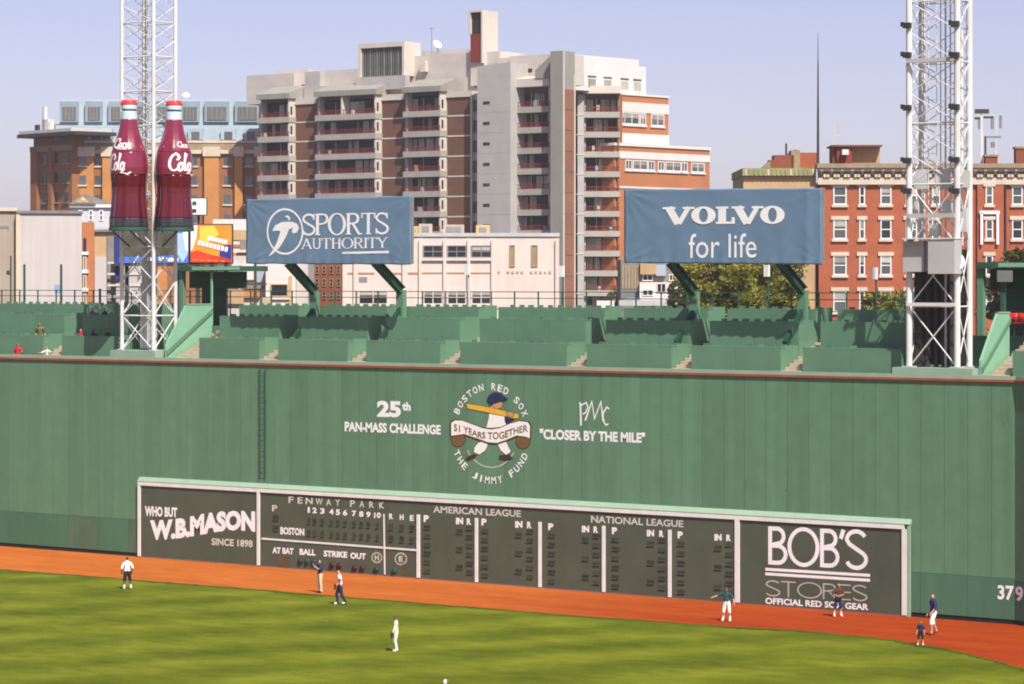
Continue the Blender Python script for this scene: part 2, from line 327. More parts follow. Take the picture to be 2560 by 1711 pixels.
def glyph(ch, T, t, sf, wide=1.0):
    """a capital drawn with a thick stroke T, a thin stroke t and serifs of half length sf; returns G2, advance"""
    g = G2(); W = wide; h = t / 2
    def foot(x, y, k=1.0):
        if sf: g.rect(x - T / 2 - sf * k, x + T / 2 + sf * k, y, y + t) if y < .5 else g.rect(x - T / 2 - sf * k, x + T / 2 + sf * k, y - t, y)
    if ch == 'O': g.ring(.40 * W, .5, .40 * W, .52, T, t); return g, .80 * W
    if ch == 'S':
        g.rib(arc(.28 * W, .745, .24 * W, .225, 25, 90, 5) + arc(.28 * W, .745, .24 * W, .225, 90, 180, 8)[1:] + [(.10 * W, .64), (.28 * W, .52), (.46 * W, .40)] + arc(.28 * W, .255, .25 * W, .225, 20, -90, 9) + arc(.28 * W, .255, .25 * W, .225, -90, -160, 5)[1:], (T + t) / 2 * 1.0)
        if sf: g.rect(.50 * W - t / 2, .50 * W + t / 2, .72, .99); g.rect(.03 * W - t / 2, .03 * W + t / 2, .02, .28)
        return g, .56 * W
    if ch in 'PRB':
        x = T / 2 + sf; r = .25
        g.rect(x - T / 2, x + T / 2, 0, 1)
        xe = x + .22 * W
        g.rib([(x, 1 - h), (xe, 1 - h)] + arc(xe, 1 - h - r + h, .20 * W, r - h, 90, -90, 10) + [(x, .5)], (T + t) / 2 if not sf else t * 1.3)
        if sf: g.ring(xe - .02, .75, .22 * W + T / 2, .25, T * .9, t, 24) if False else g.rib(arc(xe, .75, .20 * W, .225, 60, -60, 6), T * .85)
        foot(x, 0); foot(x, 1, .7)
        if ch == 'R': g.rib([(xe - .02, .5), (xe + .26 * W, 0)], T * .85); foot(xe + .28 * W, 0, .7); return g, xe + .30 * W + sf
        if ch == 'B':
            g.rib([(x, .5), (xe, .5)] + arc(xe + .02, .25 + h / 2, .24 * W, r - h / 2, 90, -90, 10) + [(x, h)], (T + t) / 2); return g, xe + .30 * W
        return g, xe + .24 * W
    if ch == 'T':
        g.rect(0, .62 * W, 1 - t, 1); x = .31 * W; g.rect(x - T / 2, x + T / 2, 0, 1)
        if sf: g.rect(0, t, .76, 1); g.rect(.62 * W - t, .62 * W, .76, 1)
        foot(x, 0); return g, .64 * W
    if ch == 'A':
        g.rib([(.04, 0), (.33 * W, 1)], t * 1.2); g.rib([(.31 * W, 1), (.62 * W, 0)], T); g.rect(.14 * W, .52 * W, .30, .30 + t)
        if sf: foot(.04, 0, .6); foot(.62 * W, 0, .6)
        return g, .68 * W
    if ch == 'U':
        x = T / 2 + sf; g.rib([(x, 1), (x, .3)] + arc(x + .2 * W, .3, .2 * W, .27, 180, 360, 10) + [(x + .4 * W, 1)], (T + t) / 2); foot(x, 1); foot(x + .4 * W, 1); return g, .4 * W + T + 2 * sf
    if ch == 'H':
        x = T / 2 + sf; y = x + .42 * W; g.rect(x - T / 2, x + T / 2, 0, 1); g.rect(y - T / 2, y + T / 2, 0, 1); g.rect(x, y, .48, .48 + t)
        for q in (x, y): foot(q, 0); foot(q, 1)
        return g, y + T / 2 + sf
    if ch == 'I': x = T / 2 + sf; g.rect(x - T / 2, x + T / 2, 0, 1); foot(x, 0); foot(x, 1); return g, 2 * x
    if ch == 'Y':
        g.rib([(.04, 1), (.32 * W, .45)], T); g.rib([(.60 * W, 1), (.32 * W, .45)], t * 1.3); g.rect(.32 * W - T / 2, .32 * W + T / 2, 0, .5); foot(.32 * W, 0); foot(.06, 1, .6); foot(.6 * W, 1, .6); return g, .66 * W
    if ch == 'V':
        g.rib([(.06 * W, 1), (.38 * W, 0)], T); g.rib([(.72 * W, 1), (.40 * W, 0)], t * 1.6); foot(.08 * W, 1, 1.1); foot(.72 * W, 1, .9); return g, .80 * W
    if ch == 'L':
        x = T / 2 + sf; g.rect(x - T / 2, x + T / 2, 0, 1); g.rect(x, .62 * W, 0, t * 1.1); foot(x, 1); foot(x, 0)
        if sf: g.rect(.62 * W - t * 1.1, .62 * W, 0, .38)
        return g, .64 * W
    if ch == 'E':
        x = T / 2; g.rect(0, T, 0, 1)
        for y in (0, .5 - t / 2, 1 - t): g.rect(x, .5 * W, y, y + t)
        return g, .52 * W
    if ch == "'": g.rib([(.12, 1), (.04, .76)], T); return g, .16
    return g, .3
def stroke2d(txt, T, t, sf, wide=1.0, gap=.06, wides=None):
    x = 0; v = []; f = []
    for i, ch in enumerate(txt):
        g, a = glyph(ch, T, t, sf, (wides or {}).get(i, wide)); k = len(v)
        v += [(p[0] + x, p[1]) for p in g.v]; f += [tuple(q + k for q in z) for z in g.f]; x += a + gap
    return norm2d(v, f)
def interp(a, t):
    if len(a) == 1: return a[0]
    k = min(int(t * (len(a) - 1)), len(a) - 2); q = t * (len(a) - 1) - k; return a[k] * (1 - q) + a[k + 1] * q
def flat(fr, v2, f2, n, name, material, parent, thick=.004):
    """2-D (u, z) outline on a frame's plane at depth n, as a thin raised sheet"""
    ez = MB(); k = len(v2)
    par = list(range(k))
    def root(i):
        while par[i] != i: par[i] = par[par[i]]; i = par[i]
        return i
    for q in f2:
        for i in q[1:]: par[root(i)] = root(q[0])
    lay_ = {}
    for i in range(k): lay_.setdefault(root(i), len(lay_))
    ez.v = [(x, n - thick - .0018 * (lay_[root(i)] % 5), z) for i, (x, z) in enumerate(v2)]; ez.f = [tuple(q) for q in f2]      # strokes that cross lie one over another
    m = bpy.data.meshes.new(name); m.from_pydata(ez.v, [], ez.f); m.validate(); m.materials.append(MATS[material])
    o = bpy.data.objects.new(name, m); COL.objects.link(o); o.parent = parent
    if fr is not WALL and parent is None: o.location = fr.o; o.rotation_euler = (0, 0, fr.yaw)
    return o
def lay(fr, shape, x0, x1, top, bot, n, material, parent, name='lettering', thick=.004):
    """fit a unit outline between measured edges and put it on the plane"""
    v, f = shape; out = []
    for a, b in v:
        px = x0 + (x1 - x0) * a; y1 = interp(top, a); y0 = interp(bot, a); u = fr.U(px, n); out.append((u, fr.Z(y0 + (y1 - y0) * b, u, n)))
    return flat(fr, out, f, n, name, material, parent, thick)
def poly(fr, pts, n, material, parent, name, thick=.004):
    out = []
    for px, py in pts: u = fr.U(px, n); out.append((u, fr.Z(py, u, n)))
    return flat(fr, out, [tuple(range(len(out)))], n, name, material, parent, thick)

# ================================================================== the field
def zr(x0, y0, s): return lambda x, y: (x0 + x * s, y0 + y * s)
struct('ground', MB().box(-4000, 3000, -2600, 6000, -.5, -.03), 'asphalt')
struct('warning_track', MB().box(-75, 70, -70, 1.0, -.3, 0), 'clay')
edge_px = [(-700, 1372), (-400, 1393), (0, 1424), (250, 1443), (640, 1474), (1280, 1527), (1800, 1566), (2010, 1578), (2221, 1599), (2383, 1626), (2560, 1672), (2700, 1725), (2900, 1830)]
edge = [on_z(x, y) for x, y in edge_px]
def refine(pts, k=24, amp=.11):
    out = []
    for a, b in zip(pts, pts[1:]):
        for i in range(k):
            p = a.lerp(b, i / k); out.append(Vector((p.x, p.y + random.uniform(-amp, amp), 0)))
    return out + [pts[-1]]
ed = refine(edge)
gr = MB(); n = len(ed)
gr.v = [(p.x, p.y, .015) for p in ed] + [(ed[-1].x, -160, .015), (ed[0].x, -160, .015)] + [(p.x, p.y, -.02) for p in ed]
gr.f = [tuple(range(n + 2))] + [(i, i + 1, n + 3 + i, n + 2 + i) for i in range(n - 1)]
struct('outfield_grass', gr, 'grass')
fr_ = MB()
for p in ed:
    wv = .55 + .18 * math.sin(p.x * .7) + random.uniform(-.12, .12); fr_.v += [(p.x, p.y - .02, .020), (p.x, p.y - wv, .020)]
fr_.f = [(2 * i, 2 * i + 1, 2 * i + 3, 2 * i + 2) for i in range(n - 1)]
struct('grass_fringe', fr_, 'grass_edge')

# ================================================================== the tall green wall
XL, XR, HW = WALL.U(-260), WALL.U(2538), 11.3
wl = thing('outfield_wall', 'tall green left field wall with a red top edge', 'wall', (0, 0, 0))
MB().box(XL, XR, .12, .6, 0, 10.3).build('core', 'dark_gap', wl)
pw = 1.219; k = int((XR - XL) / pw)
for i in range(k + 1):
    a = XR - pw * (i + 1); bx('panel', 'wall_green', wl, a + .009, a + pw - .009, 0, .12, 2.12, 11.2)
for i in range(int((XR - XL) / 2.438) + 1):
    a = XR - 2.438 * (i + 1); m_ = 'pad_brown' if i in (22, 24) else 'pad_green'
    bx('wall_pad', m_, wl, a + .01, a + 2.428, -.07, .10, .22, 2.10)
MB().box(XL, XR, -.03, .1, 0, .22).build('base_strip', 'dark_gap', wl)
MB().box(XL, XR, -.09, .62, 11.2, 11.31).build('cap', 'cap_red', wl)
MB().box(XL, XR, .03, .16, 11.31, 11.48).build('parapet', 'ledge_green', wl)
# return wall past the corner
pc = on_z(2640, 1594); c0 = Vector((XR, 0, 0)); dr = (pc - c0); dr.z = 0; yaw2 = R(-26); dr = Vector((math.cos(yaw2), math.sin(yaw2), 0))
RET = Frame(2538, 1, 0); RET.o = c0.copy(); RET.yaw = yaw2; RET.u = dr.normalized(); RET.n = Vector((-RET.u.y, RET.u.x, 0))
rw = thing('return_wall', 'shaded green wall turning the corner beside the painted distance number', 'wall', c0, yaw2)
MB().box(.01, 16, .12, .5, 0, 11.2).build('core', 'dark_gap', rw)
for i in range(12): bx('panel', 'wall_green', rw, .02 + i * pw, .02 + (i + 1) * pw - .018, 0, .12, 2.12, 11.2)
for i in range(6): bx('wall_pad', 'pad_green', rw, .02 + i * 2.438, .02 + (i + 1) * 2.438 - .02, -.06, .10, .22, 2.10)
MB().box(.01, 15, -.03, .1, 0, .22).build('base_strip', 'dark_gap', rw)
MB().box(.01, 15, -.09, .6, 11.203, 11.313).build('cap', 'cap_red', rw)
MB().box(.01, 15, .03, .16, 11.313, 11.48).build('parapet', 'ledge_green', rw)
z4 = zr(1800, 1240, .3240)
lay(WALL, font2d('37', .03), 2494, 2535, [1463, 1465], [1499, 1502], -.075, 'paint_white', wl, 'distance_number')
lay(RET, font2d('9', .03), 2538.5, 2558, [1466, 1467], [1503, 1506], -.065, 'paint_white', rw, 'distance_number')

# painted words and emblem on the wall
A = zr(800, 920, .3751)
def wtxt(fn, txt, x0, x1, t, b, n, m, par, bold=.02, **kw):
    p0 = fn(x0, 0)[0]; p1 = fn(x1, 0)[0]; return lay(WALL, font2d(txt, bold, **kw), p0, p1, [fn(0, y)[1] for y in t], [fn(0, y)[1] for y in b], n, m, par)
wtxt(A, '25', 380, 540, [218, 222], [328, 330], 0, 'paint_white', wl, .05)
wtxt(A, 'th', 548, 604, [228, 230], [284, 288], 0, 'paint_white', wl, .05)
wtxt(A, 'PAN-MASS CHALLENGE', 165, 805, [358, 381], [424, 446], 0, 'paint_white', wl, .042)
wtxt(A, '"CLOSER BY THE MILE"', 1465, 2167, [405, 432], [476, 502], 0, 'paint_white', wl, .042)
def wrib(fn, pts, wd, n, m, par, name, closed=False):
    out = []
    for x, y in pts:
        px, py = fn(x, y); u = WALL.U(px, n); out.append((u, WALL.Z(py, u, n)))
    g = G2().rib(out, wd, closed); return flat(WALL, g.v, g.f, n, name, m, par)
wrib(A, [(1740, 385), (1736, 240), (1728, 232)], .10, 0, 'paint_white', wl, 'monogram')
wrib(A, [(1740, 250), (1775, 232), (1786, 262), (1770, 300), (1750, 308)], .07, -.003, 'paint_white', wl, 'monogram')
wrib(A, [(1768, 352), (1812, 226), (1830, 340), (1872, 226), (1886, 345), (1896, 352)], .10, -.006, 'paint_white', wl, 'monogram')
wrib(A, [(1928, 275), (1912, 262), (1888, 300), (1886, 350), (1905, 382), (1922, 374)], .08, -.009, 'paint_white', wl, 'monogram')
em = thing('emblem', 'round painted emblem of a batter under curved words on the green wall', 'emblem', (0, 0, 0))
ecx, ecy = A(1137, 437); eu = WALL.U(ecx); ez = WALL.Z(ecy, eu); ER = 2.46
def ringtext(txt, a0, a1, up):
    m = len(txt)
    for i, ch in enumerate(txt):
        if ch == ' ': continue
        a = R(a0 + (a1 - a0) * i / (m - 1)); v, f = font2d(ch, .02); hh = .37; ww = .10 if ch == 'I' else .30
        out = []
        for x, y in v:
            x = (x - .5) * ww; y = (y - .5) * hh
            if up: rr = ER + y; t = a - x / ER
            else: rr = ER - y; t = a + x / ER
            out.append((eu + rr * math.cos(t), ez + rr * math.sin(t)))
        flat(WALL, out, f, -.004, 'letter', 'paint_white', em)
ringtext('BOSTON RED SOX', 153, 27, True); ringtext('THE JIMMY FUND', 207, 333, False)
g = G2().rib([(eu + 1.78 * math.cos(t), ez + 1.78 * math.sin(t)) for t in [R(212 + 2.9 * i) for i in range(41)]], .05); flat(WALL, g.v, g.f, -.004, 'ring_line', 'letter_dim', em)
def ep(pts, n, m, name):
    cx_ = sum(p[0] for p in pts) / len(pts); cy_ = sum(p[1] for p in pts) / len(pts); out = []
    for x, y in pts:
        d = math.hypot(x - cx_, y - cy_) or 1; out.append((x + (x - cx_) / d * 4.5, y + (y - cy_) / d * 4.5))
    if m not in ('leather',): poly(WALL, [A(*p) for p in out], n + .0015, 'leather', em, 'outline')
    return poly(WALL, [A(*p) for p in pts], n, m, em, name)
ep([(1030, 530), (1055, 500), (1120, 480), (1115, 525), (1100, 552), (1062, 578), (1025, 562)], -.008, 'cloth_white', 'leg')
ep([(1020, 575), (1048, 580), (1030, 605), (990, 622), (963, 612), (985, 590)], -.010, 'leather', 'shoe')
ep([(1170, 480), (1235, 480), (1272, 560), (1240, 580), (1205, 550)], -.008, 'cloth_white', 'leg')
ep([(1195, 582), (1262, 576), (1288, 606), (1245, 622), (1193, 612)], -.010, 'leather', 'shoe')
ep([(1132, 262), (1160, 256), (1192, 280), (1222, 310), (1252, 330), (1240, 365), (1235, 420), (1110, 420), (1108, 400), (1124, 340)], -.008, 'cloth_white', 'shirt')
ep([(1232, 326), (1296, 338), (1284, 352), (1262, 362), (1246, 372), (1236, 360)], -.012, 'navy', 'sleeve')
ep([(1160, 236), (1205, 222), (1218, 242), (1206, 268), (1176, 274), (1148, 256)], -.012, 'art_skin', 'face')
ep([(975, 246), (985, 240), (1130, 264), (1322, 310), (1327, 336), (1300, 337), (1140, 302), (985, 271)], -.016, 'bat_yellow', 'bat')
ep([(1240, 300), (1268, 292), (1292, 304), (1288, 324), (1250, 322)], -.020, 'art_skin', 'hands')
ep([(1114, 218), (1126, 186), (1160, 166), (1200, 170), (1220, 190), (1250, 205), (1238, 220), (1200, 225), (1165, 237), (1130, 247)], -.016, 'navy', 'cap')
def disc(cx, cy, r): return [(cx + r * math.cos(2 * math.pi * i / 16), cy + r * math.sin(2 * math.pi * i / 16)) for i in range(16)]
ep(disc(920, 478, 46), -.010, 'art_brown', 'ball'); ep(disc(1353, 492, 46), -.010, 'art_brown', 'ball')
ribt = [(875, 368), (900, 351), (950, 353), (1010, 376), (1080, 402), (1140, 412), (1200, 402), (1270, 372), (1330, 356), (1385, 363), (1400, 386)]
ribb = [(1398, 470), (1370, 458), (1310, 450), (1240, 480), (1180, 500), (1120, 496), (1050, 470), (960, 440), (905, 448), (875, 452)]
ep([(x + (x - 1137) * .02, y - 7) for x, y in ribt] + [(x + (x - 1137) * .02, y + 7) for x, y in ribb], -.020, 'art_brown', 'ribbon_edge')
ep(ribt + ribb, -.024, 'cloth_white', 'ribbon')
lay(WALL, font2d('51 YEARS TOGETHER', .02), A(893, 0)[0], A(1385, 0)[0], [A(0, y)[1] for y in (372, 392, 425, 430, 425, 396, 378)], [A(0, y)[1] for y in (420, 436, 466, 478, 474, 440, 426)], -.028, 'art_brown', em)

# the ladder
lx = WALL.U(658); ld = thing('ladder', 'thin dark steel ladder fixed to the green wall above the scoreboard', 'ladder', (lx, -.07, 0))
for s_ in (-.2, .2): MB().box(s_ - .022, s_ + .022, -.02, .02, 4.9, 11.0).build('rail', 'rail_green', ld)
rung = mesh_of(MB().tube((-.2, 0, 0), (.2, 0, 0), .012, 6), 'rung', 'rail_green')
for i in range(20): shared('rung', rung, ld, (0, 0, 5.05 + i * .3))
for z_ in (5.2, 7.2, 9.2, 10.9):
    for s_ in (-.2, .2): bx('bracket', 'steel_green', ld, s_ - .02, s_ + .02, .02, .068, z_, z_ + .05)

# ================================================================== the scoreboard
SB = -.14
sx0, sx1 = WALL.U(349, SB), WALL.U(2262, SB); zt = WALL.Z(1203, sx0, SB)
sb = thing('scoreboard', 'long dark hand operated scoreboard with white lines at the foot of the wall', 'scoreboard', (0, 0, 0))
Z2 = zr(320, 1180, .3240); Z3 = zr(1000, 1220, .3751)
cuts = [sx0] + [WALL.U(p, SB) for p in (647, Z3(125, 0)[0], Z3(512, 0)[0], Z3(935, 0)[0], Z3(1360, 0)[0], Z3(1800, 0)[0], 1844)] + [sx1]
for i in range(8): bx('board_panel', 'board', sb, cuts[i] + .003, cuts[i + 1] - .003, SB, -.08, .06, zt - .05)
MB().box(sx0 - .06, sx1 + .22, -.10, 0.0, 0, .06).build('base_rail', 'letter_dim', sb)
MB().box(sx0 - .1, sx1, SB - .07, -.073, zt - .24, zt).build('top_rail', 'frame_white', sb)
MB().prism([(-.005, zt + .24), (SB - .09, zt + .004), (-.005, zt + .004)], sx0 - .12, sx1 + .3, 'x').build('sloping_ledge', 'ledge_green', sb)
for i, c in enumerate(cuts):
    wd = (.10, .10, .10, .09, .09, .09, .09, .13, .13)[i]; top = zt - .245 if i in (0, 1, 7, 8) else zt - .95
    bx('post', 'frame_white', sb, c - wd, c + wd, SB - .07, SB - .002, 0.06, top)
MB().box(sx1 + .14, sx1 + .29, SB - .05, -.073, 0, zt).build('end_post', 'ledge_green', sb)
wtxt(Z2, 'WHO BUT', 130, 380, [262, 276], [342, 352], SB, 'paint_white', sb, .05)
wtxt(Z2, 'W.B.MASON', 170, 982, [372, 368, 352, 322, 304, 298, 304], [528, 524, 510, 486, 462, 452, 466], SB, 'paint_white', sb, .06)
wtxt(Z2, 'SINCE 1898', 645, 962, [510, 528], [566, 584], SB, 'letter_dim', sb, .03)
for ch, x in zip('FENWAYPARK', (1258, 1328, 1398, 1475, 1548, 1618, 1733, 1805, 1880, 1958)):
    y = 190 + (x - 1245) * .062; hw_ = 27 if ch in 'WN' else 19; wtxt(Z2, ch, x - hw_, x + hw_, [y], [y + 50], SB, 'letter_dim', sb, .02).name = 'letter'
wtxt(Z2, 'P', 1112, 1152, [256, 258], [304, 306], SB, 'letter_dim', sb, .03)
def slot(fn, cx, cy, w2, h2, m='slot', name='number_slot', rim=True):
    px, py = fn(cx, cy); u = WALL.U(px, SB); z_ = WALL.Z(py, u, SB); s_ = fn(1, 0)[0] - fn(0, 0)[0]; k = s_ / 48.5
    a, b = round(w2 * k / .809 / 2, 2), round(h2 * k / 2, 2)
    o = bx(name, m, sb, u - a, u + a, SB - .012, SB - .002, z_ - b, z_ + b)
    if rim: bx('ledge', 'board', sb, u - a, u + a, SB - .05, SB - .012, z_ - b - .03, z_ - b)
    return o
DX = [1395, 1440, 1500, 1570, 1620, 1675, 1745, 1800, 1855, 1925]
for i, x in enumerate(DX):
    y = 294 + (x - 1395) * .078; wtxt(Z2, str(i + 1), x - (8 if i == 0 else 17 if i < 9 else 26), x + (8 if i == 0 else 17 if i < 9 else 26), [y - 22], [y + 22], SB, 'paint_white', sb, .04)
    for r_ in (0, 1): slot(Z2, x, 378 + (x - 1395) * .065 + r_ * 92, 30, 40)
for ch, x in (('R', 2030), ('H', 2112), ('E', 2190)):
    wtxt(Z2, ch, x - 15, x + 15, [322 + (x - 2030) * .08], [366 + (x - 2030) * .08], SB, 'paint_white', sb, .04)
    for r_ in (0, 1): slot(Z2, x, 422 + (x - 2030) * .07 + r_ * 90, 38, 42)
for r_ in (0, 1): slot(Z2, 1140, 352 + r_ * 80, 48, 38)
wtxt(Z2, 'BOSTON', 1176, 1360, [424, 438], [482, 494], SB, 'paint_white', sb, .04)
def line(fn, a, b, wd, name='divider', m='frame_white', n=SB - .03): return wrib(fn, [a, b], wd, n, m, sb, name)
line(Z2, (1030, 515), (2235, 605), .11); line(Z2, (1975, 325), (1982, 792), .12, n=SB - .045)
for s_, x0, x1, y in (('AT BAT', 1115, 1278, 580), ('BALL', 1325, 1447, 592), ('STRIKE', 1510, 1692, 606), ('OUT', 1716, 1836, 622)):
    wtxt(Z2, s_, x0, x1, [y, y + (x1 - x0) * .06], [y + 48, y + 48 + (x1 - x0) * .06], SB, 'paint_white', sb, .045)
for ch, x, y, r_ in (('H', 1920, 662, 38), ('E', 2106, 672, 44)):
    wrib(Z2, disc(x, y, r_), .08, SB - .004, 'letter_tan', sb, 'circle', True); wtxt(Z2, ch, x - 16, x + 16, [y - 22], [y + 22], SB, 'letter_dim', sb, .03)
lampm = {}
def lamp(x, y, m):
    if m not in lampm: lampm[m] = mesh_of(MB().lathe([(.0, -.0), (.17, 0), (.17, .05), (.12, .09), (.0, .1)], 12, cap=False), 'signal_lamp', m, True)
    px, py = Z2(x, y); u = WALL.U(px, SB); o = shared('signal_lamp', lampm[m], sb, (u, SB - .002, WALL.Z(py, u, SB))); o.rotation_euler = (R(90), 0, 0)
for x, y, m in ((1330, 690, 'lamp_blue'), (1382, 692, 'lamp_blue'), (1434, 697, 'lamp_blue'), (1573, 722, 'lamp_red'), (1630, 728, 'lamp_red'), (1748, 745, 'lamp_red'), (1807, 750, 'lamp_red'), (1915, 757, 'lamp_blue'), (2055, 767, 'lamp_blue')): lamp(x, y, m)
slot(Z2, 1200, 692, 96, 88, 'board_brown', 'brown_plate', False); slot(Z2, 2138, 756, 44, 92, 'board_brown', 'brown_plate', False)
wtxt(Z3, 'AMERICAN LEAGUE', 222, 806, [120, 150], [166, 196], SB, 'letter_dim', sb, .02)
wtxt(Z3, 'NATIONAL LEAGUE', 1274, 1888, [184, 218], [232, 264], SB, 'letter_dim', sb, .02)
for cxp, cin, crr, y in ((175, 397, 460, 205), (560, 792, 862, 228), (1005, 1237, 1305, 259), (1430, 1670, 1743, 286), (1868, 2120, 2190, 314)):
    wtxt(Z3, 'P', cxp - 17, cxp + 17, [y - 23], [y + 23], SB, 'paint_white', sb, .05)
    wtxt(Z3, 'IN', cin - 24, cin + 24, [y - 6], [y + 38], SB, 'paint_white', sb, .06)
    wtxt(Z3, 'R', crr - 15, crr + 15, [y - 2], [y + 42], SB, 'paint_white', sb, .05)
    sp = 58 + (cxp - 175) * .0036
    for k_ in range(6):
        slot(Z3, cxp + 6, y + 56 + sp * k_, 46, 20); slot(Z3, crr + 4, y + 60 + (sp + 1) * k_, 44, 20)
    for k_ in range(3): slot(Z3, cin, y + 84 + (sp + 1) * 2 * k_, 44, 26)
LTR = stroke2d("BOB'S", .115, .105, 0, 1.0, .015, {0: .95, 1: 1.18, 2: .95, 4: 1.15})
lay(WALL, LTR, z4(372, 0)[0], z4(1142, 0)[0], [z4(0, 228)[1], z4(0, 262)[1]], [z4(0, 536)[1], z4(0, 578)[1]], SB, 'paint_white', sb)
for y0, y1 in ((566, 614), (602, 652)): line(z4, (350, y0), (1158, y1), .14, 'stripe', 'paint_white', SB - .004)
lay(WALL, stroke2d('STORES', .085, .085, 0, 1.5, .04, {0: 1.45, 1: 1.3, 2: 1.7, 3: 1.45, 4: 1.35, 5: 1.5}), z4(352, 0)[0], z4(1138, 0)[0], [z4(0, 648)[1], z4(0, 690)[1]], [z4(0, 774)[1], z4(0, 818)[1]], SB, 'letter_tan', sb)
lay(WALL, font2d('OFFICIAL RED SOX GEAR', .035), z4(350, 0)[0], z4(1146, 0)[0], [z4(0, 784)[1], z4(0, 834)[1]], [z4(0, 834)[1], z4(0, 884)[1]], SB, 'paint_white', sb)

# ================================================================== the counter seating on top of the wall
YR, ZTOP = (1.35, 3.1, 4.8), (12.62, 13.85, 14.46)
D_ = 2560 / 2346
gaps = [(590, 633), (793, 835), (1005, 1050), (1295, 1340), (1535, 1580), (1785, 1835)]
gx = [(WALL.U(a * D_, 1.2), WALL.U(b * D_, 1.2)) for a, b in gaps]
walk = MB(); walk.box(XL, XR, .6, 6.9, 9.9, 10.25); walk.box(XL, XR, 6.6, 6.9, 10.25, 13.2); walk.box(XL, XR, .615, 1.34, 10.25, 10.42)
deck = walk.build('seating_deck', 'seat_green'); tag(deck, 'green deck carrying the counter seats on top of the tall wall', 'deck')
stool = MB(); stool.lathe([(.16, .62), (.19, .65), (.19, .70), (.15, .72)], 10); stool.tube((0, 0, 0), (0, 0, .62), .035, 6); stool.lathe([(.18, 0), (.18, .02)], 8)
stool.box(-.17, .17, .13, .17, .80, 1.16); stool.box(-.14, -.11, .14, .17, .68, .84); stool.box(.11, .14, .14, .17, .68, .84)
stool_m = mesh_of(stool, 'counter_stool', 'seat_green')
def seats(name_label, x0, x1, short, rows=3):
    t = thing('seating_block', name_label, 'seating', ((x0 + x1) / 2, 0, 10.25)); h = (x1 - x0) / 2
    for k_ in range(rows):
        y, z_ = YR[k_], ZTOP[k_] - 10.25; fl = z_ - 1.05
        bx('platform', 'seat_green', t, -h, h, y + .06, y + 1.74, 0, fl)
        np_ = max(2, round(2 * h / 2.4)); w_ = 2 * h / np_
        for i in range(np_): bx('fascia_panel', 'seat_green', t, -h + i * w_ + .006, -h + (i + 1) * w_ - .006, y, y + .06, max(0, fl - .75) if k_ else 0, z_ - .055)
        bx('counter', 'seat_green', t, -h - .02, h + .02, y - .004, y + .46, z_ - .05, z_)
        for s_ in (-h, h - .05): bx('end_panel', 'seat_green', t, s_, s_ + .05, y + .065, y + .44, fl, z_ - .055)
        for s_ in (h - .06,): bx('guard_panel', 'seat_green', t, s_, s_ + .05, y + .462, y + 1.70, fl - .25, fl + 1.12)
        ns = int(2 * h / .62)
        for i in range(ns):
            s = shared('counter_stool', stool_m, None, ((x0 + x1) / 2 - h + (i + .5) * 2 * h / ns, y + .72, 10.25 + fl), random.uniform(-.2, .2) + math.pi * 0)
            tag(s, 'small green stool behind the %s counter of the %s' % (('front', 'middle', 'back')[k_], short), 'stool', 'stools behind the %s counter, %s' % (('front', 'middle', 'back')[k_], short))
    return t
s_end = [WALL.U(452 * D_, 1.2)] + [x for g_ in gx for x in g_] + [WALL.U(2062 * D_, 1.2)]
SEATL = ['green counter seats between the mint stair wall and the first aisle', 'green counter seats between first and second aisle, under the shaded left banner',
         'green counter seats between second and third aisle, right of the left banner', 'longest green counter seats, between third and fourth aisle, between the two banners',
         'green counter seats between fourth and fifth aisle, left half of right banner', 'green counter seats between fifth and last aisle, below right end of right banner',
         'green counter seats between last aisle and the right light tower']
SHORT = ['block before first aisle', 'block after first aisle', 'block after second aisle', 'long middle block', 'block after fourth aisle', 'block after fifth aisle', 'block next to right tower']
for i in range(7): seats(SEATL[i], s_end[2 * i], s_end[2 * i + 1], SHORT[i])
seats('green counter seats at far left edge, left of the kneeling spectators', WALL.U(-120, 1.2), WALL.U(104, 1.2), 'far left block')
seats('green counter seats in shade immediately left of the left light tower', WALL.U(150, 1.2), WALL.U(286, 1.2), 'shaded block left of left tower')
def stairs(label, x0, x1):
    t = thing('aisle_stairs', label, 'stairs', ((x0 + x1) / 2, 0, 10.25), 0, 'aisle stairs up the wall seating'); h = (x1 - x0) / 2 - .04; ns = 11
    bx('landing', 'concrete_tan', t, -h, h, .62, 1.25, 0, 1.12)
    for i in range(ns): bx('step', 'concrete_tan', t, -h, h, 1.255 + i * .42, 1.255 + (i + 1) * .42 - .004, 0, 1.22 + i * .165)
    return t
ORD = ['first', 'second', 'third', 'fourth', 'fifth', 'sixth']
for i, g_ in enumerate(gx): stairs('tan concrete stairs in the %s aisle counted from the left light tower' % ORD[i], *g_)
stairs('tan concrete stairs at far left between the two left seating blocks', WALL.U(106, 1.2), WALL.U(148, 1.2))

# rail behind the seats
rl = thing('back_railing', 'thin dark green railing along the back of the wall seating', 'railing', (0, 6.75, 13.2))
rx0, rx1 = WALL.U(-40, 6.75), WALL.U(2270, 6.75)
for z_ in (1.12, 1.72, 2.07): MB().box(rx0, rx1, -.025, .025, z_ - .022, z_ + .022).build('rail', 'rail_green', rl)
for i in range(int((rx1 - rx0) / 1.6) + 1): bx('post', 'rail_green', rl, rx0 + i * 1.6 - .03, rx0 + i * 1.6 + .03, -.035, .035, 0, 2.1)

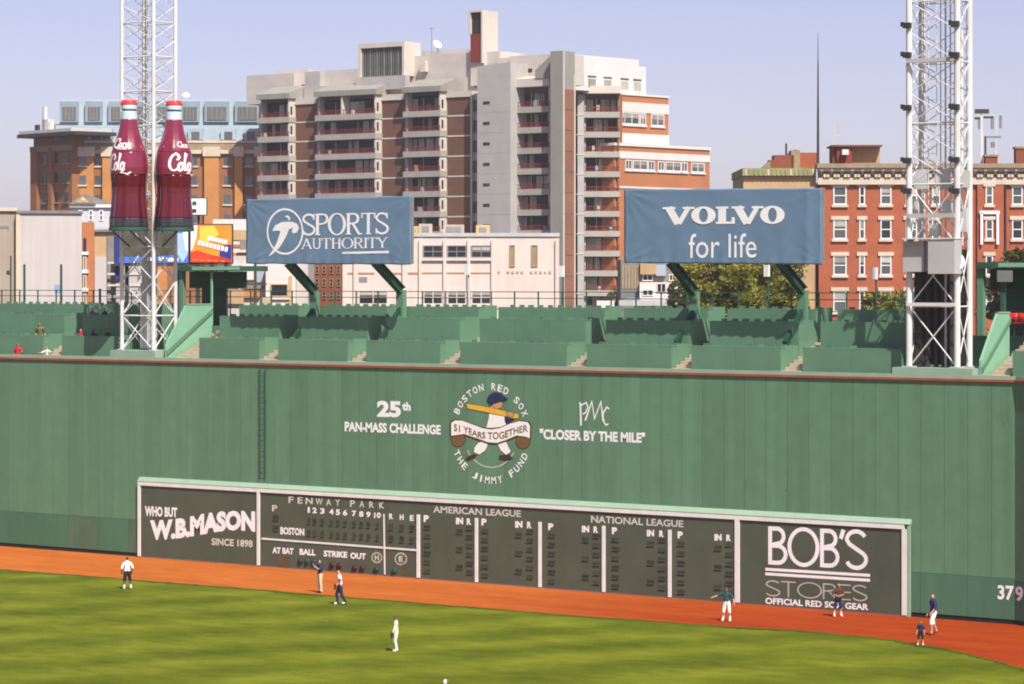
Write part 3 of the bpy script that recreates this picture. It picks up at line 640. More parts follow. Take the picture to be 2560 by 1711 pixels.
# small lamp poles and dark poles at the back
def pole(px, ytop, label, box=True, r_=.045, Y=7.0, m='rail_green'):
    u = WALL.U(px, Y); z1 = WALL.Z(ytop, u, Y); t = thing('lamp_pole' if box else 'fence_pole', label, 'pole', (u, Y, 0), 0, 'slim poles behind the wall seating')
    MB().tube((0, 0, 9.9), (0, 0, z1), r_, 8).build('post', m, t)
    if box:
        bx('lamp_box', 'paint_white', t, -.17, .13, -.2, -.06, z1 - .62, z1 - .02)
        bx('bracket', m, t, -.03, .03, -.06, .0, z1 - .4, z1 - .3)
    return t
pole(1172, 660, 'pale pole with white box in front of white building windows', True, .07, 6.5, 'metal_pale')
pole(1408, 664, 'slim pole with white box left of the apartment balconies')
pole(1921, 662, 'slim pole with white box under the right banner by the tree')
pole(2190, 668, 'slim green pole with white box in front of red brick rowhouse')
for px, y, l in ((61, 661, 'dark fence pole in front of the white warehouse corner'), (153, 661, 'dark fence pole in front of the warehouse centre with a small blue sign'), (250, 722, 'short dark fence pole left of the left light tower')):
    t = pole(px, y, l, False, .075)
    if px == 153: bx('sign_plate', 'bill_sky', t, -.55, -.12, -.03, .0, WALL.Z(694, 0, 7) - 1.0, WALL.Z(668, 0, 7) - 1.0)
t = pole(27, 640, 'dark pole with small round lamp at the far left edge', False, .05)
MB().lathe([(.05, -.15), (.16, -.1), (.16, .1), (.05, .15)], 10, (-.12, -.05, WALL.Z(682, WALL.U(27, 7), 7))).build('lamp', 'rail_green', t)

# ================================================================== banners on leaning green struts
YB, YP = 1.65, 4.4
def banner(label, TL, TR, BR, BL, arms, folds):
    u0 = (WALL.U(TL[0], YB) + WALL.U(BL[0], YB)) / 2; u1 = (WALL.U(TR[0], YB) + WALL.U(BR[0], YB)) / 2
    zt0, zb0 = WALL.Z(TL[1], u0, YB), WALL.Z(BL[1], u0, YB); zt1, zb1 = WALL.Z(TR[1], u1, YB), WALL.Z(BR[1], u1, YB)
    t = thing('banner_sign', label, 'banner', (0, 0, 0))
    NX, NZ = 90, 44; mb = MB()
    for j in range(NZ + 1):
        for i in range(NX + 1):
            a, b = i / NX, j / NZ; u = u0 + (u1 - u0) * a; z_ = (zb0 + (zb1 - zb0) * a) * (1 - b) + (zt0 + (zt1 - zt0) * a) * b
            L_ = (u1 - u0) * a; q = 0
            for cu, cz, sgn in ((0, 1, 1), (0, 0, 1), (1, 0, .6), (1, 1, .5)):
                dx = (u1 - u0) * abs(a - cu); dz = (zt0 - zb0) * abs(b - cz); rr = math.hypot(dx, dz); ang = math.atan2(dz, dx + .01)
                q += sgn * .036 * math.exp(-rr / .95) * math.sin(ang * 17 + rr * .9) * min(1, rr * 2)
            q += .006 * math.sin(u * 5.1 + z_ * 1.3) * (1 - b) + .006 * math.sin(u * 2.3 - z_ * 2.7) + .018 * math.sin(u * 9 + 1.5 * math.sin(z_ * 2)) * max(0, .18 - b) / .18
            q += .03 * math.exp(-((a - .93) / .02) ** 2) * folds
            edge_ = .03 * math.sin(u * 3.1) * (1 if j in (0, NZ) else 0)
            mb.v.append((u, YB - .05 - q, z_ + edge_ * .5))
    mb.f = [(j * (NX + 1) + i, j * (NX + 1) + i + 1, (j + 1) * (NX + 1) + i + 1, (j + 1) * (NX + 1) + i) for j in range(NZ) for i in range(NX)]
    sh = mb.build('sheet', 'banner_blue', t, smooth=True)
    sm = sh.modifiers.new('cloth', 'SOLIDIFY'); sm.thickness = .012; sm.offset = 1 if False else 0
    bk = MB()
    for a in (0.004, .25, .5, .75, .996):
        u = u0 + (u1 - u0) * a; za = zb0 + (zb1 - zb0) * a + .05; zb_ = zt0 + (zt1 - zt0) * a - .05; bk.box(u - .05, u + .05, YB + .06, YB + .16, za, zb_)
    bk.build('back_frame', 'steel_green', t)
    for f_ in (.03, .5, .97):
        mb = MB(); p = (u0 + .06, YB + .22, zb0 + (zt0 - zb0) * f_); q = (u1 - .06, YB + .22, zb1 + (zt1 - zb1) * f_); mb.tube(p, q, .06, 6); mb.build('cross_tube', 'steel_green', t)
    bx('edge_return', 'metal_grey', t, u1 - .015, u1 + .035, YB - .03, YB + .13, zb1 + .04, zt1 - .04)
    for px, py in arms:
        ua = WALL.U(px, YP); za = WALL.Z(py, ua, YP); zz = zb0 + .1
        d = Vector((0, YB + .35 - YP, zz - za)); d.normalize(); nrm = Vector((0, -d.z, d.y))
        def beam(name, offs, hw, th, p, q):
            e = MB(); P_ = [Vector(p) + nrm * s1 * th + Vector((s2 * hw, 0, 0)) + nrm * offs for s1, s2 in ((-1, -1), (-1, 1), (1, 1), (1, -1))]
            Q_ = [Vector(q) + nrm * s1 * th + Vector((s2 * hw, 0, 0)) + nrm * offs for s1, s2 in ((-1, -1), (-1, 1), (1, 1), (1, -1))]
            e.add(P_ + Q_, [(0, 1, 2, 3), (7, 6, 5, 4), (0, 4, 5, 1), (1, 5, 6, 2), (2, 6, 7, 3), (3, 7, 4, 0)]); e.build(name, 'steel_green', t)
        A_, B_ = (ua, YP, za), (ua, YB + .35, zz)
        beam('strut_web', 0, .03, .20, A_, B_); beam('strut_flange', .22, .16, .025, A_, B_); beam('strut_flange', -.22, .16, .025, A_, B_)
        bx('strut_top', 'steel_green', t, ua - .13, ua + .13, YB + .28, YB + .5, zz, zt0 - .3)
        d2 = Vector((0, -1.75, -1.7)).normalized(); nrm = Vector((0, -d2.z, d2.y)); beam('lower_strut', 0, .10, .16, (ua, YP, za - .9), (ua - .05, YP - 1.75, za - 2.6))
        bx('support_post', 'seat_green', t, ua - .17, ua + .17, YP - .2, YP + .2, 10.25, za + .05)
        bx('post_flange', 'seat_green', t, ua - .24, ua + .24, YP - .23, YP - .205, 10.25, za + .02)
    return t
rl_ = MB()
for s_ in (-.22, .22): rl_.tube((s_ - .3, -.1, 5.6), (s_ - .3, -.1, 27), .022, 5)
for i in range(66): rl_.tube((-.52, -.1, 5.7 + i * .32), (-.08, -.1, 5.7 + i * .32), .014, 4)
RIGHT_LADDER = rl_
b1 = banner('blue left banner with a round athlete logo and serif words', (617, 499), (1031, 490), (1028, 662), (617, 660), ((788, 731), (1005, 728)), .3)
Q2 = zr(600, 440, .3061)
def bl(shape, fn, x0, x1, t, b, par, n=YB - .066, m='paint_white'): return lay(WALL, shape, fn(x0, 0)[0], fn(x1, 0)[0], [fn(0, y)[1] for y in t], [fn(0, y)[1] for y in b], n, m, par)
bl(stroke2d('SPORTS', .13, .06, .05, 1.0, -.01), Q2, 508, 1216, [309, 296], [492, 480], b1)
bl(stroke2d('AUTHORITY', .12, .055, .05, 1.0, .02), Q2, 498, 1208, [510, 500], [602, 590], b1)
poly(WALL, [Q2(835, 622), Q2(1216, 612), Q2(1216, 632), Q2(835, 638)], YB - .066, 'paint_white', b1, 'underline')
def bring(fn, cx, cy, rx, ry, wd, par):
    out = []
    for i in range(48):
        t_ = 2 * math.pi * i / 48; px, py = fn(cx + rx * math.cos(t_), cy + ry * math.sin(t_)); u = WALL.U(px, YB - .066); out.append((u, WALL.Z(py, u, YB - .066)))
    g_ = G2().rib(out, wd, True); flat(WALL, g_.v, g_.f, YB - .066, 'logo_ring', 'paint_white', par)
bring(Q2, 368, 455, 143, 182, .115, b1)
poly(WALL, [Q2(*p) for p in ((262, 452), (288, 405), (340, 378), (420, 374), (468, 392), (482, 428), (462, 466), (430, 470), (422, 446), (436, 424), (400, 436), (385, 478), (352, 542), (318, 592), (262, 642), (232, 660), (272, 600), (300, 548), (322, 482), (330, 452), (300, 448))], YB - .068, 'paint_white', b1, 'logo_figure')
poly(WALL, [Q2(*p) for p in ((364, 332), (385, 322), (406, 334), (410, 356), (398, 366), (392, 346))], YB - .068, 'paint_white', b1, 'logo_head')
b2 = banner('blue right banner with white slab car maker name and slogan', (1561, 474), (2056, 471), (2057, 662), (1563, 658), ((1738, 732), (2009, 729)), 1.0)
lay(WALL, stroke2d('VOLVO', .31, .12, .09, 1.2, .0, {2: 1.2}), 1518 * D_, 1798 * D_, [473 * D_, 470 * D_], [516 * D_, 515 * D_], YB - .066, 'paint_white', b2)
lay(WALL, font2d('for life', .0), 1578 * D_, 1733 * D_, [536 * D_, 535 * D_], [592 * D_, 591 * D_], YB - .066, 'paint_white', b2)

# ================================================================== light towers
def tower(label, px_fl, px_fr, Yf, dep, zb, leg_r, bay, px_top=0):
    x0, x1 = WALL.U(px_fl, Yf), WALL.U(px_fr, Yf); wd = x1 - x0; H_ = 40 - zb
    t = thing('light_tower', label, 'light tower', ((x0 + x1) / 2, Yf + dep / 2, zb)); a, b = wd / 2, dep / 2
    lm = mesh_of(MB().tube((0, 0, 0), (0, 0, H_), leg_r, 12), 'leg', 'tower_white', False)
    for sx in (-a, a):
        for sy in (-b, b): shared('leg', lm, t, (sx, sy, 0)); bx('base_plate', 'tower_grey', t, sx - leg_r * 1.7, sx + leg_r * 1.7, sy - leg_r * 1.7, sy + leg_r * 1.7, 0, .06)
    r_ = .036
    xf = mesh_of(MB().tube((-a, 0, 0), (a, 0, bay), r_, 6).tube((a, .02, 0), (-a, .02, bay), r_, 6), 'cross_brace', 'tower_white')
    xs = mesh_of(MB().tube((0, -b, 0), (0, b, bay), r_, 6).tube((.02, b, 0), (.02, -b, bay), r_, 6), 'cross_brace', 'tower_white')
    hf = mesh_of(MB().tube((-a, 0, 0), (a, 0, 0), r_ * 1.15, 6), 'strut', 'tower_white'); hs = mesh_of(MB().tube((0, -b, 0), (0, b, 0), r_ * 1.15, 6), 'strut', 'tower_white')
    hb = bay / 2; r2 = .026
    yf = mesh_of(MB().tube((-a, 0, 0), (a, 0, hb), r2, 5).tube((a, .02, 0), (-a, .02, hb), r2, 5), 'cross_brace', 'tower_white')
    ys_ = mesh_of(MB().tube((0, -b, 0), (0, b, hb), r2, 5).tube((.02, b, 0), (.02, -b, hb), r2, 5), 'cross_brace', 'tower_white')
    z_ = 0.0; i = 0
    while z_ < H_ - bay:
        low = z_ < 6.2; f_, s2, st = (xf, xs, bay) if low else (yf, ys_, hb)
        for s_ in (-b, b): shared('cross_brace', f_, t, (0, s_, z_))
        for s_ in (-a, a): shared('cross_brace', s2, t, (s_, 0, z_))
        if i % 2 == 1:
            for s_ in (-b, b): shared('strut', hf, t, (0, s_, z_))
            for s_ in (-a, a): shared('strut', hs, t, (s_, 0, z_))
        z_ += st; i += 1
    return t, a, b
TL_, ta, tb = tower('white lattice light tower at left carrying the bottles', 305, 384, .75, 1.85, 11.85, .115, 2.0)
lad = MB()
for s_ in (-.2, .2): lad.tube((s_, .1, 0), (s_, .1, 27), .025, 5)
for i in range(85): lad.tube((-.2, .1, .2 + i * .32), (.2, .1, .2 + i * .32), .014, 4)
lad.build('ladder', 'tower_grey', TL_)
for s_, z_ in ((-.55, 26), (.25, 8), (-.3, 6)): MB().tube((s_, .35, 0), (s_, .35, z_), .06, 8).build('conduit', 'tower_grey', TL_)
bx('cabinet', 'tower_grey', TL_, -.75, -.15, .1, .6, .1, 5.2); bx('junction_box', 'paint_white', TL_, -.72, -.5, -.2, -.02, 3.9, 4.3)
pl = thing('tower_plinth', 'light green plinth under the left light tower', 'plinth', (TL_.location.x, TL_.location.y, 10.25))
bx('slab', 'ledge_green', pl, -ta - .55, ta + .5, -tb - .42, tb + .5, 0, 1.595)

TR_, ra, rb = tower('white lattice light tower at right with equipment boxes', 2273, 2393, .75, 1.25, 11.78, .155, 2.9)
core = MB()
for sx, sy, z0, z1, r_ in ((-.75, .2, 0, 5.0, .16), (-.35, .35, 0, 5.4, .12), (.15, .3, 0, 5.6, .18), (.55, .25, 0, 5.0, .14), (.85, .3, 0, 5.2, .1)): core.tube((sx, sy, z0), (sx, sy, z1), r_, 8)
core.build('cable_trunk', 'tower_dark', TR_)
bx('void_backing', 'tower_dark', TR_, -1.25, 1.35, rb - .05, rb + .1, .1, 5.6); bx('side_panel', 'tower_dark', TR_, -1.2, -.85, -.25, rb - .06, .1, 5.4)  # added near-black sheets stand in for the shaded void inside the tower base
MB().tube((.28, .1, 0), (.28, .1, 28), .045, 8).build('conduit', 'tower_grey', TR_)
MB().tube((.05, .05, 5.6), (.05, .05, 28), .03, 8).build('conduit', 'tower_grey', TR_)
RIGHT_LADDER.build('ladder', 'tower_white', TR_)
for x_, y_, z0, z1, r_ in ((-.95, .3, 5.6, 27, .05), (.75, -.3, 5.6, 27, .04), (1.0, .35, 5.8, 16, .09)): MB().tube((x_, y_, z0), (x_, y_, z1), r_, 7).build('conduit', 'tower_white', TR_)
EQ = zr(2200, 560, .2551)
def eqbox(x0, x1, y0, y1, n0, n1, m, name):
    Yc = .75 + n0; u0_, u1_ = WALL.U(EQ(x0, 0)[0], Yc), WALL.U(EQ(x1, 0)[0], Yc); zt_, zb_ = WALL.Z(EQ(0, y0)[1], u0_, Yc), WALL.Z(EQ(0, y1)[1], u0_, Yc); L0 = TR_.location
    return bx(name, m, TR_, u0_ - L0.x, u1_ - L0.x, Yc - L0.y, .75 + n1 - L0.y, zb_ - L0.z, zt_ - L0.z)
eqbox(225, 425, 170, 470, -.45, .1, 'tower_grey', 'equipment_box'); eqbox(470, 730, 155, 490, -.75, -.02, 'tower_grey', 'equipment_box')
eqbox(215, 730, 140, 152, -.8, .05, 'tower_white', 'platform_rail')
dsh = MB().lathe([(0, 0), (.34, .05), (.42, .16), (.40, .17), (.3, .08), (0, .04)], 16, cap=False).build('dish', 'paint_white', TR_, (1.25, -.75, 5.0), True); dsh.rotation_euler = (R(80), 0, R(40))
cl_ = mesh_of(MB().box(-.18, .18, -.12, .12, -.13, .13).box(-.26, -.12, -.2, -.05, -.06, .16), 'floodlight_clamp', 'metal_dark')
for px, ys in ((2268, (64, 138, 270, 402, 478)), (2388, (60, 138, 268, 400, 478))):
    for y in ys:
        u = WALL.U(px, .53); shared('floodlight_clamp', cl_, TR_, (u - TR_.location.x, .53 - TR_.location.y, WALL.Z(y, u, .53) - TR_.location.z))
for y0, z_ in ((152, 0), (540, 0)):
    u = WALL.U(2330, .9); zz = WALL.Z(y0, u, .9) - TR_.location.z; bx('cross_beam', 'tower_grey', TR_, -ra, ra, -rb - .32, -rb - .2, zz - .1, zz + .1)
for z_ in (1.95, 3.0, 5.55):
    bx('cross_beam', 'tower_white', TR_, -ra, ra + .02, -rb - .30, -rb - .2, z_ - .08, z_ + .08) if z_ == 3.0 else None
for px0, px1, yt_, yb_ in ((2275, 2322, 425, 474), (2342, 2378, 425, 476), (2400, 2430, 428, 470), (2282, 2300, 500, 540), (2330, 2352, 560, 590), (2360, 2384, 500, 545), (2404, 2422, 520, 580)):
    u0_, u1_ = WALL.U(px0, 1.5), WALL.U(px1, 1.5); zt_, zb_ = WALL.Z(yt_, u0_, 1.5), WALL.Z(yb_, u0_, 1.5); L0 = TR_.location
    bx('antenna_panel', 'metal_pale', TR_, u0_ - L0.x, u1_ - L0.x, -.1, .05, zb_ - L0.z, zt_ - L0.z)
pl = thing('tower_plinth', 'light green plinth under the right light tower', 'plinth', (TR_.location.x, TR_.location.y, 10.25))
bx('slab', 'ledge_green', pl, -ra - .7, ra + 1.0, -rb - .4, rb + .6, 0, 1.525)

# ================================================================== bottles on the left tower
prof_px = [(1440, 395), (1430, 405), (1340, 400), (1300, 388), (1200, 366), (1100, 350), (1000, 354), (900, 374), (800, 386), (700, 372), (640, 356), (600, 335), (560, 305), (500, 262), (440, 225), (400, 205), (340, 185), (290, 176)]
bk_ = 7.32 / 1365
def bottle(label, cx, cy, zb, lines):
    t = thing('giant_bottle', label, 'bottle', (cx, cy, zb))
    pr = [((w_ / 2) * bk_ * 1.06, (1440 - y) * bk_) for y, w_ in prof_px]
    def rad(z_):
        for (r0, z0), (r1, z1) in zip(pr, pr[1:]):
            if z0 <= z_ <= z1: return r0 + (r1 - r0) * (z_ - z0) / max(1e-6, z1 - z0)
        return pr[-1][0]
    def shell(z0, z1, name, m, flute=0.0):
        e = MB(); NS, NR = 80, 26; 
        for k_ in range(NR + 1):
            z_ = z0 + (z1 - z0) * k_ / NR; r_ = rad(z_)
            for i in range(NS):
                th = 2 * math.pi * i / NS; q = r_ * (1 + flute * (1 if z_ > zz(1000) or flute < .04 else 1.7) * (.5 + .5 * math.cos(th * 10)) * -1); e.v.append((q * math.cos(th), q * math.sin(th), z_))
        e.f = [(k_ * NS + i, k_ * NS + (i + 1) % NS, (k_ + 1) * NS + (i + 1) % NS, (k_ + 1) * NS + i) for k_ in range(NR) for i in range(NS)] + [tuple(range(NS))[::-1], tuple(range(NR * NS, (NR + 1) * NS))]
        e.build(name, m, t, smooth=True)
    zz = lambda y: (1440 - y) * bk_
    shell(zz(1440), zz(1345), 'foot', 'bottle_foot', .05); shell(zz(1345), zz(880), 'body', 'bottle_red', .05); shell(zz(880), zz(640), 'label_band', 'bottle_neck'); shell(zz(640), zz(285), 'neck', 'bottle_neck', .03)
    MB().lathe([(.46, zz(285)), (.455, zz(205)), (.43, zz(200))], 32).build('collar', 'bottle_collar', t, smooth=False)
    MB().lathe([(.41, zz(201)), (.41, zz(180))], 32).build('collar_groove', 'metal_dark', t)
    MB().lathe([(.44, zz(180)), (.455, zz(165)), (.455, zz(132)), (.42, zz(126))], 32).build('collar', 'bottle_collar', t)
    crown = MB(); NS = 42; rows = []
    for z_, r_ in ((zz(128), .47), (zz(122), .48), (zz(95), .45), (zz(80), .40), (zz(77), .02)):
        rows.append([(r_ * (1 + (.035 if i % 2 and z_ < zz(100) else 0)) * math.cos(2 * math.pi * i / NS), r_ * (1 + (.035 if i % 2 and z_ < zz(100) else 0)) * math.sin(2 * math.pi * i / NS), z_) for i in range(NS)])
    crown.v = sum(rows, []); crown.f = [(k_ * NS + i, k_ * NS + (i + 1) % NS, (k_ + 1) * NS + (i + 1) % NS, (k_ + 1) * NS + i) for k_ in range(4) for i in range(NS)]
    crown.build('crown_cap', 'bottle_cap', t)
    for strokes, th0, th1, y0, y1, wd in lines:                       # script painted round the shoulder
        e = MB()
        g_ = G2()
        for s_ in strokes: g_.rib(s_, wd)
        for x, y in g_.v:
            z_ = zz(y1) + (zz(y0) - zz(y1)) * y; th = th0 + (th1 - th0) * x; r_ = rad(z_) + .02; e.v.append((r_ * math.cos(th), r_ * math.sin(th), z_))
        e.f = list(g_.f); m = bpy.data.meshes.new('script_lettering'); m.from_pydata(e.v, [], e.f); m.materials.append(MATS['script_white'])
        o = bpy.data.objects.new('script_lettering', m); COL.objects.link(o); o.parent = t
    return t
def sc_C(x): return [arc(x + .16, .56, .15, .40, 60, 320, 16), [(x + .20, .95), (x + .27, .80), (x + .22, .66)]]
def sc_o(x): return [arc(x + .07, .34, .065, .20, 0, 360, 12)]
def sc_c(x): return [arc(x + .07, .34, .07, .20, 50, 310, 10)]
def sc_a(x): return [arc(x + .07, .34, .065, .20, 0, 360, 12), [(x + .14, .54), (x + .135, .2), (x + .18, .14)]]
def sc_l(x): return [[(x + .02, .2), (x + .08, .95), (x + .04, .98), (x + .03, .3), (x + .09, .14)]]
def slant(st): return [[(x + (y - .3) * .08, y) for x, y in s_] for s_ in st]
COCA = slant(sc_C(0) + sc_o(.27) + sc_c(.43) + sc_a(.58) + [[(.12, .16), (.30, .02), (.55, .0), (.8, .06)]])
COLA = slant(sc_C(0) + sc_o(.27) + sc_l(.42) + sc_a(.55) + [[(.72, .2), (.6, .02), (.85, -.06), (.98, .05)]])
vd = math.atan2(-FWD.y, -FWD.x)                                       # bearing of the grandstand seen from the bottles
tcx, tcy = TL_.location.x, TL_.location.y
zbot = WALL.Z(569, WALL.U(325, 0), 0)
bottle('giant red drink bottle on the left face of the left light tower', tcx + .55, tcy - tb - 1.30, zbot, [(COCA, vd - R(60), vd + R(38), 490, 610, .075), (COLA, vd - R(62), vd + R(16), 655, 865, .07)])
bottle('giant red drink bottle on the right face of the left light tower', tcx + ta + .97, tcy - .25, zbot, [(COCA, vd + R(18), vd + R(80), 520, 590, .06), (COLA, vd - R(10), vd + R(98), 650, 870, .078)])
pf = thing('bottle_platform', 'green platform under the two giant bottles', 'platform', (tcx, tcy, zbot))
for dx_, dy_ in ((.55, -tb - 1.30), (ta + .97, -.25)):
    MB().lathe([(1.12, -.22), (1.16, -.2), (1.16, -.02), (1.12, -.005)], 32, (dx_, dy_, 0)).build('deck', 'rail_green', pf)
for s_ in (-ta * .5, ta * .6): MB().tube((s_, -tb, -1.1), (s_ + .1, -tb - 1.5, -.24), .05, 6).build('bracket', 'rail_green', pf)
MB().tube((ta, -.2, -1.1), (ta + 1.2, -.25, -.24), .05, 6).build('bracket', 'rail_green', pf)

# ================================================================== mint stair walls, canopies at both towers
def stair_wall(label, px_low, px_high, py_top, Y0, Y1, px_y):
    u = WALL.U(px_high, Y1); zt_ = WALL.Z(py_top, u, Y1)
    t = thing('stair_wall', label, 'wall', (u, 0, 10.25)); zt_ -= 10.25
    MB().prism([(Y0, 0), (Y1, 0), (Y1, zt_), (Y0 + 1.7, zt_), (Y0, 1.9)], -.12, .0, 'x').build('panel', 'mint_green', t)
    MB().prism([(Y0, 1.35), (Y0, 1.6), (Y1, zt_ - .2), (Y1, zt_ - .45)], .003, .09, 'x').build('stringer', 'seat_green', t)
    MB().prism([(Y0 + 1.7, zt_), (Y1 + .02, zt_), (Y1 + .02, zt_ + .06), (Y0 + 1.66, zt_ + .06)], -.15, .03, 'x').build('coping', 'ledge_green', t)
    return t, u
sw, us = stair_wall('mint green stair wall with sloping stringer right of the left tower', 434, 530, 762, .95, 4.85, 0)
stairs('tan concrete stairs beside the mint stair wall of the left tower', us + .12, us + 1.0)
sw2, us2 = stair_wall('mint green stair wall with sloping side right of the right tower', 2440, 2524, 783, .95, 3.9, 0)
stairs('tan concrete stairs right of the right tower at the frame edge', us2 + .12, us2 + 1.25)
seats('green counter seats at the far right edge past the right tower', us2 + 1.4, us2 + 8, 'far right block', rows=2)
def canopy(label, px0, px1, py, Y, posts, sign=None):
    u0_, u1_ = WALL.U(px0, Y), WALL.U(px1, Y); zt_ = WALL.Z(py, u0_, Y)
    t = thing('canopy', label, 'canopy', ((u0_ + u1_) / 2, Y, 10.25)); h = (u1_ - u0_) / 2; zt_ -= 10.25
    bx('roof', 'rail_green', t, -h, h, 0.05, 2.6, zt_ - .30, zt_); bx('fascia', 'mint_green', t, -h * .45, h, -.02, .046, zt_ - .24, zt_ - .04); bx('fascia_end', 'rail_green', t, -h, -h * .45 - .01, -.015, .046, zt_ - .28, zt_ - .02)
    bx('valance', 'steel_green', t, -h + .1, h - .5, 1.2, 1.3, zt_ - 1.3, zt_ - .32); bx('shade_backing', 'rail_green', t, -h + .1, -h + 2.0, 2.3, 2.4, 2.5, zt_ - .31)  # rear sheet added in dark green to stand for the shade under the roof
    for px, m, w_ in posts:
        u = WALL.U(px, Y + .3) - (u0_ + u1_) / 2; bx('post', m, t, u - w_, u + w_, .2, .2 + 2 * w_, 3.0, zt_ - .305)
    if sign: bx('sign_plate', 'metal_grey', t, sign[0], sign[1], -.01, .04, zt_ - .95, zt_ - .4)
    return t
canopy('green flat canopy right of the left tower in front of billboards', 436, 597, 666, 5.3, ((455, 'seat_green', .14), (531, 'mint_green', .05)))
canopy('green flat canopy at the right edge behind the right tower', 2442, 2640, 656, 4.6, ((2452, 'seat_green', .16), (2508, 'rail_green', .10), (2600, 'rail_green', .1)), (-1.0, -.2))
def red_seat(px, py, lab):
    Y = 4.2; u = WALL.U(px, Y); z_ = WALL.Z(py, u, Y); t = thing('red_seat', lab, 'seat', (u, Y, z_ - .55), 0, 'red seats at the right edge')
    e = MB(); n_ = 8
    for k_ in range(n_ + 1):
        a = math.pi * k_ / n_; e.v += [(-.26 * math.cos(a), -.08 * math.sin(a), .12), (-.26 * math.cos(a), -.08 * math.sin(a), .55)]
    e.f = [(2 * i, 2 * i + 1, 2 * i + 3, 2 * i + 2) for i in range(n_)]
    o = e.build('back', 'red_plastic', t, smooth=True); md = o.modifiers.new('shell', 'SOLIDIFY'); md.thickness = .03
    bx('seat_pan', 'red_plastic', t, -.24, .24, -.05, .4, .05, .11); bx('leg', 'metal_dark', t, -.03, .03, .1, .16, -.6, .05)
for i, l in enumerate(('leftmost of the red seats at the right edge', 'second red seat from the left at the right edge', 'third red seat from the left at the right edge')): red_seat(2506 + i * 26, 783, l)

# ================================================================== buildings beyond the wall
def sub(name, material, parent, x0, x1, y0, y1, z0, z1):
    L0 = parent.location; return bx(name, material, parent, x0 - L0.x, x1 - L0.x, y0 - L0.y, y1 - L0.y, z0 - L0.z, z1 - L0.z)
def building(name, label, fr, cat='building'): return thing(name, label, cat, fr.o, fr.yaw)
def window(t, u0, u1, z0, z1, n=0.0, glass='glass_dark', fm='frame_white', lm=None, sm=None, bars=1, vb=0, shade=0.0, proud=.06, fw=.09):
    w_ = bx('window', glass, t, u0, u1, n - .03, n + .02, z0, z1)
    if fm:
        e = MB(); cx, cy, cz = (u0 + u1) / 2, n - .005, (z0 + z1) / 2; a, b = (u1 - u0) / 2, (z1 - z0) / 2; y0, y1 = -proud - .03, -.026
        e.box(-a - .01, -a + fw, y0, y1, -b, b); e.box(a - fw, a + .01, y0, y1, -b, b); e.box(-a + fw, a - fw, y0, y1, b - fw, b); e.box(-a + fw, a - fw, y0, y1, -b, -b + fw)
        for k_ in range(bars): z_ = -b + 2 * b * (k_ + 1) / (bars + 1); e.box(-a + fw, a - fw, y0 + .01, y1, z_ - fw * .45, z_ + fw * .45)
        for k_ in range(vb): x_ = -a + 2 * a * (k_ + 1) / (vb + 1); e.box(x_ - fw * .4, x_ + fw * .4, y0 + .015, y1, -b + fw, b - fw)
        e.build('frame', fm, w_)
    if shade: sub('blind', 'curtain', w_, u0 + fw, u1 - fw, n - .045, n - .031, z1 - (z1 - z0) * shade, z1 - fw)
    if lm: sub('lintel', lm, w_, u0 - .22, u1 + .22, n - .16, n + .01, z1 + .0, z1 + .34)
    if sm: sub('sill', sm, w_, u0 - .16, u1 + .16, n - .20, n + .01, z0 - .24, z0 - .002)
    return w_

